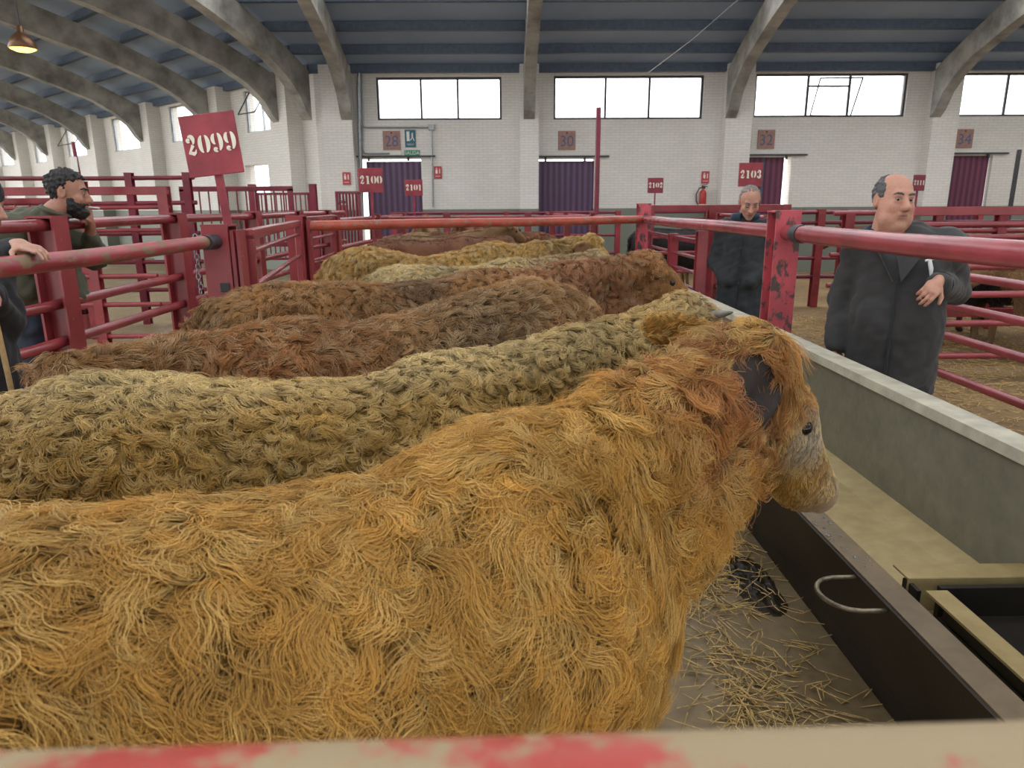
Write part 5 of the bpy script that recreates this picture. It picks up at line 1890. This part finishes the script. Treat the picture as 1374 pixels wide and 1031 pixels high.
def detail1(root):
    hair = lambda Q: np.maximum(s_ell(Q, (0, -0.018, 0.034), (0.083, 0.101, 0.095)), np.maximum(np.maximum(Q[..., 1] - 0.03, Q[..., 2] - 0.088 + Q[..., 1] * 0.75), np.maximum(-0.05 - Q[..., 2], np.minimum(0.012 - Q[..., 2], Q[..., 1] + 0.035))))
    hair_part('hair', hf1, hair, 'hair_grey', root)
    eyes(hf1, root, (0.25, 1, -0.25)); brows(hf1, root, 'hair_grey', 0.0052)
    # lapels and placket
    g = hf1[0]
    for sg, nm in ((-1, 'lapel'), (1, 'lapel')):
        top = J['neck'] + Rb * sg * 0.085 + Fb * 0.06 + v(0, 0, -0.005)
        mid = c0 + Fb * 0.215 + Rb * sg * 0.07 + v(0, 0, 1.38)
        bot = c0 + Fb * 0.245 + Rb * sg * 0.02 + v(0, 0, 1.24)
        mb = MB(); inn = top - Rb * sg * 0.03 + Fb * 0.02
        pts = [top, mid + Rb * sg * 0.03, bot, inn]
        nn = Fb * 0.012
        mb.add([p + nn for p in pts] + [p - nn for p in pts], [(0, 1, 2, 3), (7, 6, 5, 4), (0, 4, 5, 1), (1, 5, 6, 2), (2, 6, 7, 3), (3, 7, 4, 0)])
        mb.build(nm, 'coat_grey', root)
    mb = MB(); mb.tube([c0 + Fb * 0.243 + v(0, 0, 1.24), c0 + Fb * 0.252 + v(0, 0, 1.0), c0 + Fb * 0.235 + v(0, 0, 0.62)], 0.008, 6)
    mb.build('placket', 'coat_dark', root)
    # dark vest collar with a pale edge
    Cl = Shape(); nk = J['neck'] + v(0, 0, -0.02)
    ring = [nk + Rb * (0.085 * math.cos(a)) + Fb * (0.02 + 0.075 * math.sin(a)) + v(0, 0, 0.02 - 0.035 * math.sin(a)) for a in np.linspace(math.pi * 0.62, math.pi * 2.38, 15)]
    mb = MB(); mb.tube(ring, 0.026, 10); mb.build('collar', 'navy', root)
    mb = MB(); mb.tube([p + v(0, 0, 0.022) + (p - nk) * 0.08 for p in ring[:5]], 0.0055, 6); mb.build('collar_edge', 'shirt', root)
    mb = MB(); mb.tube([p + v(0, 0, 0.022) + (p - nk) * 0.08 for p in ring[-3:]], 0.0055, 6); mb.build('collar_edge', 'shirt', root)
    # cuff and watch-like shine, badge on the chest
    a = wl + (J['elL'] - wl) * 0.14; b = wl + (J['elL'] - wl) * 0.24
    mb = MB(); mb.tube([a, b], 0.066, 20); mb.build('cuff', 'coat_dark', root)
    bd = c0 + Fb * 0.20 - Rb * 0.135 + v(0, 0, 1.315)
    mb = MB(); mb.tube([bd + v(0, 0, 0.05), bd + v(0.01, -0.01, 0.0), bd + v(0.015, -0.012, -0.045)], [0.010, 0.012, 0.006], 8); mb.tube([bd + v(-0.02, 0, 0.04), bd + v(0.035, -0.01, 0.055)], 0.006, 6)
    mb.build('white_pin', 'shirt', root)


J1 = J
person('balding man in a long grey-brown coat with a white pin on his chest', J, hf1,
       [dict(wrist=wl, d=unit(np.array(at_y(1240, 402, 3.55)) - wl), n=unit((-0.7, -0.3, -0.6)), k=1.12, curl=(0.55, 0.6, 0.65, 0.7), thumb=1, tcurl=0.6),
        dict(wrist=J['wrR'], d=unit((-0.15, -0.25, -1)), n=unit(-Rb), k=1.05, curl=(0.3, 0.3, 0.35, 0.35), thumb=-1)],
       skin_cols(hf1, (1.05, 0.98, 0.95), 0.12), dict(S=coat_cut(C, 0.60), pts=[c0 + v(0, 0, 0.62), c0 + v(0, 0, 1.5), J['elL'], J['elR'], J['wrR'], wl, J['neck']], seed=21, amp=0.004), 'coat_grey', 'black_cloth', jowl=0.05, nose=1.25, extra=detail1, k=1.0)

# ---- man looking down, middle
c0 = v(2.27, 6.72, 0)
Fb = unit((-0.5, -0.87, 0)); Rb = np.cross(Fb, (0, 0, 1))
hf2 = head_frame(at_y(1006, 271, 6.62), (-0.13, -0.92, -0.50), (0, 0, 1), 1.13)
J = dict(hipL=c0 - Rb * 0.10 + v(0, 0, 0.92), hipR=c0 + Rb * 0.10 + v(0, 0, 0.92), shL=c0 - Rb * 0.19 + v(0, 0, 1.42), shR=c0 + Rb * 0.19 + v(0, 0, 1.42), neck=np.array(hf2[0](0, -0.05, -0.14)),
         knL=c0 - Rb * 0.11 + v(0, 0, 0.5), knR=c0 + Rb * 0.11 + v(0, 0, 0.5), anL=c0 - Rb * 0.11 + v(0, 0, 0.09), anR=c0 + Rb * 0.11 + v(0, 0, 0.09), toeL=c0 - Rb * 0.13 + Fb * 0.16 + v(0, 0, 0.04), toeR=c0 + Rb * 0.13 + Fb * 0.16 + v(0, 0, 0.04))
J['elL'] = J['shL'] - Rb * 0.07 + v(0, 0, -0.30); J['elR'] = J['shR'] + Rb * 0.07 + v(0, 0, -0.30)
J['wrL'] = J['elL'] + Rb * 0.16 + Fb * 0.16 + v(0, 0, -0.16); J['wrR'] = J['elR'] - Rb * 0.16 + Fb * 0.16 + v(0, 0, -0.16)
C = Shape(); sq = (Fb, 1.3)
C.cone(c0 + v(0, 0, 1.0), c0 + v(0, 0, 1.30), 0.225, 0.215, 0.06, sq); C.cone(c0 + v(0, 0, 0.62), c0 + v(0, 0, 1.0), 0.24, 0.225, 0.05, sq)
C.cone(J['shL'], J['shR'], 0.10, 0.10, 0.06); C.cone(c0 + v(0, 0, 1.43), J['neck'] + v(0, 0, -0.02), 0.12, 0.08, 0.04)
for s_ in 'LR': C.cone(J['sh' + s_], J['el' + s_], 0.09, 0.078, 0.04); C.cone(J['el' + s_], J['wr' + s_], 0.075, 0.06, 0.03)
J2 = dict(J); c2 = c0.copy(); Fb2, Rb2 = Fb, Rb


def detail2(root):
    hair = lambda Q: np.maximum(s_ell(Q, (0, -0.018, 0.032), (0.081, 0.100, 0.094)), np.maximum(Q[..., 1] - 0.03 - np.clip((Q[..., 2] - 0.10) * 1.2, -0.03, 0.03), -0.05 - Q[..., 2]))
    hair_part('hair', hf2, hair, 'hair_silver', root)
    eyes(hf2, root, (0.1, 1, -0.9), 0.003); brows(hf2, root, 'hair_grey', 0.004)
    nk = J2['neck'] + v(0, 0, -0.03)
    ring = [nk + Rb2 * (0.095 * math.cos(a)) + Fb2 * (0.03 + 0.085 * math.sin(a)) + v(0, 0, 0.01) for a in np.linspace(math.pi * 0.55, math.pi * 2.45, 15)]
    mb = MB(); mb.tube(ring, 0.036, 10); mb.build('collar', 'navy', root)
    mb = MB(); mb.tube([c2 + Fb2 * 0.175 + v(0, 0, 1.36), c2 + Fb2 * 0.19 + v(0, 0, 1.0), c2 + Fb2 * 0.18 + v(0, 0, 0.66)], 0.007, 6); mb.build('placket', 'black_cloth', root)
    for k in range(3):
        mb = MB(); mb.lathe((0, 0, 0), [(0, -0.004), (0.011, -0.003), (0.011, 0.003), (0, 0.004)], 10)
        b = mb.build('button', 'black', root); b.location = Vector(c2 + Fb2 * 0.198 + v(0, 0, 1.26 - 0.16 * k)); b.rotation_euler = (math.pi / 2, 0, -0.5)


person('grey-haired man looking down, in a dark coat with navy collar, under the 2103 sign', J, hf2,
       [dict(wrist=J['wrL'], d=unit(Rb * 0.7 + v(0, 0, -0.6)), n=unit(-Fb), k=1.0, thumb=1), dict(wrist=J['wrR'], d=unit(-Rb * 0.7 + v(0, 0, -0.6)), n=unit(-Fb), k=1.0, thumb=-1)],
       skin_cols(hf2, (1.05, 1.0, 1.0), 0.2), dict(S=coat_cut(C, 0.60), pts=[c0 + v(0, 0, 0.62), c0 + v(0, 0, 1.5), J['elL'], J['elR'], J['neck'], J['wrL'], J['wrR']], seed=31, amp=0.004), 'coat_dark', 'black_cloth', extra=detail2)

# ---- smoking man, left
HY = 4.28
hc = np.array(at_y(91, 259, HY))
hf3 = head_frame(hc, (0.95, 0.30, -0.16), (-0.05, 0, 1), 1.03)
bx, by = hc[0] - 0.27, HY + 0.05
Fb = unit((1, 0.12, 0)); Rb = np.cross(Fb, (0, 0, 1))
c0 = v(bx, by, 0)
J = dict(hipL=c0 - Rb * 0.10 - Fb * 0.02 + v(0, 0, 1.02), hipR=c0 + Rb * 0.10 - Fb * 0.02 + v(0, 0, 1.02), shL=c0 - Rb * 0.20 + Fb * 0.02 + v(0, 0, 1.53), shR=c0 + Rb * 0.20 - Fb * 0.02 + v(0, 0, 1.52), neck=np.array(hf3[0](0, -0.055, -0.11)),
         knL=c0 - Rb * 0.13 + Fb * 0.08 + v(0, 0, 0.55), knR=c0 + Rb * 0.12 - Fb * 0.04 + v(0, 0, 0.54), anL=c0 - Rb * 0.13 + Fb * 0.0 + v(0, 0, 0.09), anR=c0 + Rb * 0.12 - Fb * 0.2 + v(0, 0, 0.09), toeL=c0 - Rb * 0.13 + Fb * 0.16 + v(0, 0, 0.04), toeR=c0 + Rb * 0.12 - Fb * 0.04 + v(0, 0, 0.04))
wr = np.array(at_y(121, 305, 4.44)); J['wrL'] = wr
J['elL'] = np.array(at_y(127, 345, 4.56))
J['elR'] = J['shR'] + Fb * 0.03 + v(0, -0.04, -0.31); J['wrR'] = J['elR'] + Fb * 0.13 - Rb * 0.17 + v(0, 0, 0.02)
C = Shape(); sq = (Rb, 0.86)
C.cone(c0 + Fb * 0.02 + v(0, 0, 1.12), c0 - Fb * 0.02 + v(0, 0, 1.38), 0.205, 0.19, 0.06, sq)
C.cone(c0 + Fb * 0.05 + v(0, 0, 1.12), c0 + Fb * 0.05 + v(0, 0, 1.2), 0.19, 0.17, 0.06)
C.cone(J['shL'], J['shR'], 0.105, 0.105, 0.08); C.cone(c0 - Fb * 0.02 + v(0, 0, 1.5), J['neck'] + v(-0.01, 0, -0.02), 0.13, 0.068, 0.06)
C.cone(J['shR'], J['elR'], 0.09, 0.075, 0.04); C.cone(J['elL'], wr + (J['elL'] - wr) * 0.35, 0.066, 0.046, 0.03)
C.cone(J['shL'], J['elL'], 0.088, 0.068, 0.04); C.cone(J['elR'], J['wrR'], 0.07, 0.055, 0.03)
J3 = dict(J)


def detail3(root):
    hair = lambda Q: np.maximum(s_ell(Q, (0, -0.012, 0.036), (0.083, 0.104, 0.098)), np.maximum(np.maximum(Q[..., 1] - 0.045 - np.clip((Q[..., 2] - 0.05) * 1.1, -0.05, 0.06), np.minimum((Q[..., 1] - 0.07) - (Q[..., 2] - 0.085) * 3, Q[..., 1])), np.maximum(-0.06 - Q[..., 2], np.minimum(np.minimum(0.018 - Q[..., 2], Q[..., 1] + 0.038), np.abs(Q[..., 1] - 0.022) - 0.012))))
    hair_part('hair', hf3, hair, 'hair_black', root, rough=0.004)
    beard = lambda Q: np.maximum(np.minimum(s_ell(Q, (0, 0.026, -0.05), (0.068, 0.074, 0.082)), np.minimum(s_ell(Q, (0, 0.058, -0.095), (0.046, 0.052, 0.042)), s_ell(Q, (0, 0.094, -0.05), (0.024, 0.012, 0.008)))),
                                 np.maximum(0.008 - Q[..., 1], np.maximum(Q[..., 2] + 0.012 + np.clip((Q[..., 1] - 0.02) * 0.55, -0.03, 0.03), -s_ell(Q, (0, 0.1, -0.066), (0.017, 0.02, 0.006)))))
    hair_part('beard', hf3, beard, 'hair_black', root, 0.005, 0.0015)
    eyes(hf3, root, (0, 1, -0.3)); brows(hf3, root, 'hair_black', 0.006)
    nk = J3['neck'] + v(-0.01, 0, 0.0)
    ring = [nk + Rb * (0.074 * math.cos(a)) + Fb * (0.015 + 0.074 * math.sin(a)) + v(0, 0, 0.0 - 0.03 * math.sin(a)) for a in np.linspace(math.pi * 0.55, math.pi * 2.45, 15)]
    mb = MB(); mb.tube(ring, 0.013, 10); mb.build('collar', 'olive', root)
    mb = MB(); mb.tube([J3['hipR'] + Fb * 0.14 + Rb * 0.03 + v(0, 0, 0.10), J3['hipR'] + Fb * 0.05 + Rb * 0.09 + v(0, 0, 0.10), J3['hipR'] - Fb * 0.06 + Rb * 0.10 + v(0, 0, 0.10)], 0.02, 8); mb.build('belt', 'shoe', root)


kd_ = unit(np.array(hf3[0](0.0, 0.118, -0.05)) - wr)
person('dark-bearded man in an olive jacket smoking over the alley fence', J, hf3,
       [dict(wrist=wr, d=unit(kd_ + v(-0.0, 0, 0.1)), n=unit((-0.9, 0.1, -0.35)), k=1.08, curl=(0.10, 0.22, 0.75, 0.85), thumb=-1, tcurl=0.8),
        dict(wrist=J['wrR'], d=unit(-Rb), n=unit(-Fb), k=0.9, thumb=1)],
       skin_cols(hf3, (0.92, 0.86, 0.82)), dict(name='jacket', S=coat_cut(C, 1.10), pts=[c0 + v(0, 0, 1.05), c0 + v(0, 0, 1.6), J['elL'], J['elR'], J['neck'], wr, J['wrL']], seed=41, amp=0.006), 'olive', 'jeans', extra=detail3)
cg = MB(); a = np.array(hf3[0](0.004, 0.106, -0.063)); b = a + unit(np.array([0.80, -0.35, -0.05])) * 0.085
cg.tube([a, b], 0.0052, 8); oc = cg.build('cigarette', 'shirt'); tag(oc, 'white cigarette between the lips of the bearded man', 'cigarette')

# ---- person at the left edge with a dark cap and a cane
c0 = v(-2.30, 3.02, 0); Fb = unit((1, -0.15, 0)); Rb = np.cross(Fb, (0, 0, 1))
hc = np.array(at_y(-34, 272, 3.02)); hf4 = head_frame(hc, (1, 0.1, -0.3), (0, 0, 1), 1.0)
J = dict(hipL=c0 - Rb * 0.1 + v(0, 0, 0.92), hipR=c0 + Rb * 0.1 + v(0, 0, 0.92), shL=c0 - Rb * 0.18 + v(0, 0, 1.42), shR=c0 + Rb * 0.17 + v(0, 0, 1.40), neck=np.array(hf4[0](0, -0.05, -0.13)),
         knL=c0 - Rb * 0.11 + v(0, 0, 0.5), knR=c0 + Rb * 0.11 + v(0, 0, 0.5), anL=c0 - Rb * 0.11 + v(0, 0, 0.09), anR=c0 + Rb * 0.11 + v(0, 0, 0.09), toeL=c0 - Rb * 0.11 + Fb * 0.16 + v(0, 0, 0.04), toeR=c0 + Rb * 0.11 + Fb * 0.16 + v(0, 0, 0.04))
wr = np.array(at_y(27, 331, 2.50)); J['wrR'] = wr; J['elR'] = (J['shR'] + wr) / 2 + v(-0.08, -0.06, -0.10)
J['elL'] = J['shL'] + Fb * 0.08 + v(0, -0.05, -0.25); J['wrL'] = v(-2.06, 2.86, 1.36)
C = Shape(); sq = (Fb, 1.2)
C.cone(c0 + v(0, 0, 1.0), c0 + v(0, 0, 1.3), 0.185, 0.18, 0.06, sq); C.cone(c0 + v(0, 0, 0.72), c0 + v(0, 0, 1.0), 0.185, 0.185, 0.05, sq)
C.cone(J['shL'], J['shR'], 0.095, 0.095, 0.06); C.cone(c0 + v(0, 0, 1.42), J['neck'], 0.11, 0.075, 0.04)
for s_ in 'LR': C.cone(J['sh' + s_], J['el' + s_], 0.085, 0.07, 0.04); C.cone(J['el' + s_], J['wr' + s_] + (J['el' + s_] - J['wr' + s_]) * 0.1, 0.065, 0.045, 0.03)
J4 = dict(J)


def detail4(root):
    cap = lambda Q: np.maximum(s_ell(Q, (0, -0.01, 0.045), (0.086, 0.108, 0.092)), 0.03 - Q[..., 2])
    hair_part('cap', hf4, cap, 'black_cloth', root, rough=0.001)
    hair = lambda Q: np.maximum(s_ell(Q, (0, -0.018, 0.03), (0.080, 0.099, 0.092)), np.maximum(Q[..., 1] - 0.01, -0.05 - Q[..., 2]))
    hair_part('hair', hf4, hair, 'hair_black', root)
    eyes(hf4, root)
    wr = J4['wrR']; a = wr + (J4['elR'] - wr) * 0.10; b = wr + (J4['elR'] - wr) * 0.17
    mb = MB(); mb.tube([a, b], 0.043, 16); mb.build('shirt_cuff', 'shirt', root)


person('person in dark cap and black jacket with one hand on the near rail', J, hf4,
       [dict(wrist=wr, d=unit((0.82, -0.40, -0.08)), n=unit((0, 0, -1)), k=0.88, curl=(0.05, 0.25, 0.35, 0.4), thumb=-1, spread=0.10), dict(wrist=J['wrL'], d=unit((0.3, 0, -0.9)), n=unit((0, -1, 0)), k=1.0, curl=(0.7, 0.7, 0.7, 0.7), thumb=1)],
       skin_cols(hf4), dict(name='jacket', S=coat_cut(C, 0.74), pts=[c0 + v(0, 0, 0.7), c0 + v(0, 0, 1.5), J['elL'], J['elR'], J['neck'], wr, J['wrL']], seed=51, amp=0.005), 'black_cloth', 'black_cloth', extra=detail4)
MAT['cane'] = plain('pale_cane_wood', (0.45, 0.30, 0.13), 0.5, 0, 0.2, 20)
mb = MB(); mb.tube([(-1.955, 2.80, 0.0), (-1.965, 2.79, 0.5), (-1.975, 2.785, 1.0), (-1.99, 2.785, 1.38), (-2.01, 2.79, 1.415), (-2.05, 2.80, 1.42)], 0.0105, 10)
tag(mb.build('walking_cane', 'cane'), 'pale wooden walking cane held by the person in the dark cap', 'cane')
# ================================================================ FAR CATTLE, STRAW
def far_shape(kind):
    if kind == 'side':
        return CowShape(L=1.55, H=1.0, poll=(1.95, 0, 1.22), muzz=(2.28, 0.05, 0.92), tufty=1.2)
    if kind == 'up':
        return CowShape(L=1.55, H=1.0, poll=(1.88, 0.1, 1.42), muzz=(2.20, 0.25, 1.18), tufty=1.2)
    return CowShape(L=1.55, H=1.0, poll=(2.0, 0, 1.0), muzz=(2.22, 0, 0.62), tufty=1.2)


PROTO = {}


def proto(kind, colname, col, patches=(), nh=9000, seed=1):
    key = (kind, colname)
    if key in PROTO: return PROTO[key]
    spec = dict(col=col, patches=list(patches), palecol=tuple(min(1, c * 1.8) for c in col), pale=0.25)
    r = make_cow('x', None, (0, -3), 0.0, far_shape(kind), spec, seed, res=0.03, fine=0.02, nh=nh, K=5, hl=0.06, hr=0.0022, nclump=700, curl=(0.9, 0.6), lift=0.9, clump=0.4, angvar=0.8, zmin=0.5)
    PROTO[key] = [r, False]
    return PROTO[key]


RED, BRN, DRK, TAN = (0.30, 0.12, 0.055), (0.36, 0.20, 0.09), (0.035, 0.028, 0.028), (0.48, 0.32, 0.15)


def far_cow(kind, cn, col, x, y, deg, label, group, sc=1.0, patches=(), seed=1):
    pr = proto(kind, cn, col, patches, seed=seed)
    o = pr[0] if not pr[1] else copy_tree(pr[0])
    pr[1] = True
    o.location = (x, y, 0); o.rotation_euler = (0, 0, math.radians(deg)); o.scale = (sc,) * 3
    tag(o, label, 'cow')
    if group: o['group'] = group
    elif 'group' in o: del o['group']
    return o


GF = 'cattle in the pen beyond the orange rail'
far_cow('side', 'red', RED, -1.70, 8.95, 22, 'dark red-brown back directly behind the orange rail, nearest in the far pen', GF)
far_cow('up', 'brown', BRN, -1.75, 10.3, 10, 'brown cow with raised head in the second row of the far pen', GF)
far_cow('side', 'red', RED, 0.85, 11.35, 176, 'red cow facing left in the third row of the far pen', GF)
far_cow('side', 'tan', TAN, -1.75, 12.05, 4, 'tan cow facing right just before the far cross rail', GF, 0.98)
far_cow('up', 'brown', BRN, -1.60, 15.65, -88, 'brown cow facing the camera beneath the 2101 sign', GF, 1.03)
far_cow('up', 'red', RED, -0.75, 15.6, -91, 'dark red cow facing the camera, middle of the furthest three', GF, 1.03)
far_cow('side', 'brown', BRN, 0.05, 15.6, -88, 'brown cow facing the camera nearest the 30 door, of the furthest three', GF, 1.03)
GR = 'cattle in the right-hand pens'
far_cow('down', 'black', DRK, 6.95, 8.25, 181, 'black cow with pale legs feeding behind the right-hand straw pen', GR, 1.0, [((0.45, 0.28, 0.14), (1.2, 0, 0.2), (0.5, 0.6, 0.28), 1.0), ((0.45, 0.28, 0.14), (0.15, 0, 0.2), (0.4, 0.6, 0.28), 1.0)], 9)
far_cow('side', 'black', DRK, 2.3, 12.75, 4, 'black cow behind the rails left of the man looking down', GR)
far_cow('side', 'brown', BRN, 6.75, 7.02, 178, 'brown cow with its back just under the square pink gate', GR, 0.96)
far_cow('side', 'red', RED, 4.75, 8.95, 2, 'red-brown cow behind the black cow, right of the coated man', GR, 0.97)
far_cow('side', 'brown', BRN, 4.9, 10.1, 3, 'brown cow beyond the pink gate, right of the 2111 sign', GR)
far_cow('side', 'tan', TAN, 9.2, 10.95, 182, 'tan cow at the far right beyond the pink gate', GR)
far_cow('side', 'tan', TAN, 3.4, 13.7, 3, 'tan cow behind the shoulder of the man looking down', GR, 0.98)
far_cow('side', 'red', RED, 7.9, 12.8, 178, 'dark red cow between the heads of the two men', GR)

# ---------------------------------------------------------------- straw
MAT['straw'] = plain('dry_straw', (0.62, 0.43, 0.16), 0.6, 0, 0.35, 30)


def straw(name, n, box, label, ln=(0.04, 0.2), r=0.0016, seed=1, dens=None, zt=0.035):
    rng = np.random.default_rng(seed)
    mb = MB()
    k = 0
    while k < n:
        x, y = rng.uniform(box[0], box[1]), rng.uniform(box[2], box[3])
        if dens is not None and rng.random() > dens(x, y): continue
        k += 1
        L = rng.uniform(*ln) * rng.uniform(0.5, 1)
        a = rng.uniform(0, math.pi * 2); z = 0.004 + rng.random() ** 2 * zt
        b = rng.normal(0, 0.35)
        p0 = Vector((x, y, z)); p1 = p0 + Vector((math.cos(a), math.sin(a), rng.uniform(-0.05, 0.12))) * L * 0.5
        p2 = p1 + Vector((math.cos(a + b), math.sin(a + b), rng.uniform(-0.12, 0.05))) * L * 0.5
        p2.z = max(p2.z, 0.003); p1.z = max(p1.z, 0.003)
        mb.tube([p0, p1, p2], [r, r, r * 0.6], 4, cap=False)
    return tag(mb.build(name, 'straw'), label, 'straw', kind='stuff')


straw('loose_straw', 800, (0.55, 1.25, 1.3, 3.3), 'loose dry straw on the concrete beside the trough front', ln=(0.06, 0.28), r=0.0024, seed=4, dens=lambda x, y: min(1, 0.12 + 1.0 * math.exp(-((x - 0.86) / 0.13) ** 2) * (0.6 + 0.4 * math.sin(y * 7))))
straw('straw_litter', 5200, (3.65, 8.5, 4.0, 10.5), 'golden straw litter covering the ground of the right-hand pens', ln=(0.08, 0.3), r=0.003, seed=5, zt=0.05)
MAT['muck'] = floor_mat('wet_trodden_muck', (0.012, 0.009, 0.007), (0.03, 0.022, 0.012), (0.06, 0.045, 0.025), (0.15, 0.5))
mb = MB()
rng = np.random.default_rng(8)
wob = Wobble(3, 0.05, 9)
nn_ = 40
gx = np.linspace(0.98, 1.20, nn_); gy = np.linspace(2.58, 3.15, nn_)
vv, ff = [], []
for i_ in range(nn_):
    for j_ in range(nn_):
        p = np.array([[gx[i_], gy[j_], 0.0]])
        e = 1 - ((gx[i_] - 1.12) / 0.11) ** 2 - ((gy[j_] - 2.86) / 0.27) ** 2
        h = max(0.0, e) * (0.012 + 0.012 * float(wob(p)[0]))
        vv.append((gx[i_], gy[j_], 0.001 + max(0, h) if e > 0 else -0.004))
for i_ in range(nn_ - 1):
    for j_ in range(nn_ - 1):
        a = i_ * nn_ + j_; ff.append((a, a + nn_, a + nn_ + 1, a + 1))
mb.add(vv, ff, True)
tag(mb.build('trodden_muck', 'muck'), 'dark wet muck heap on the floor under the orange cow muzzle', 'muck', kind='stuff')
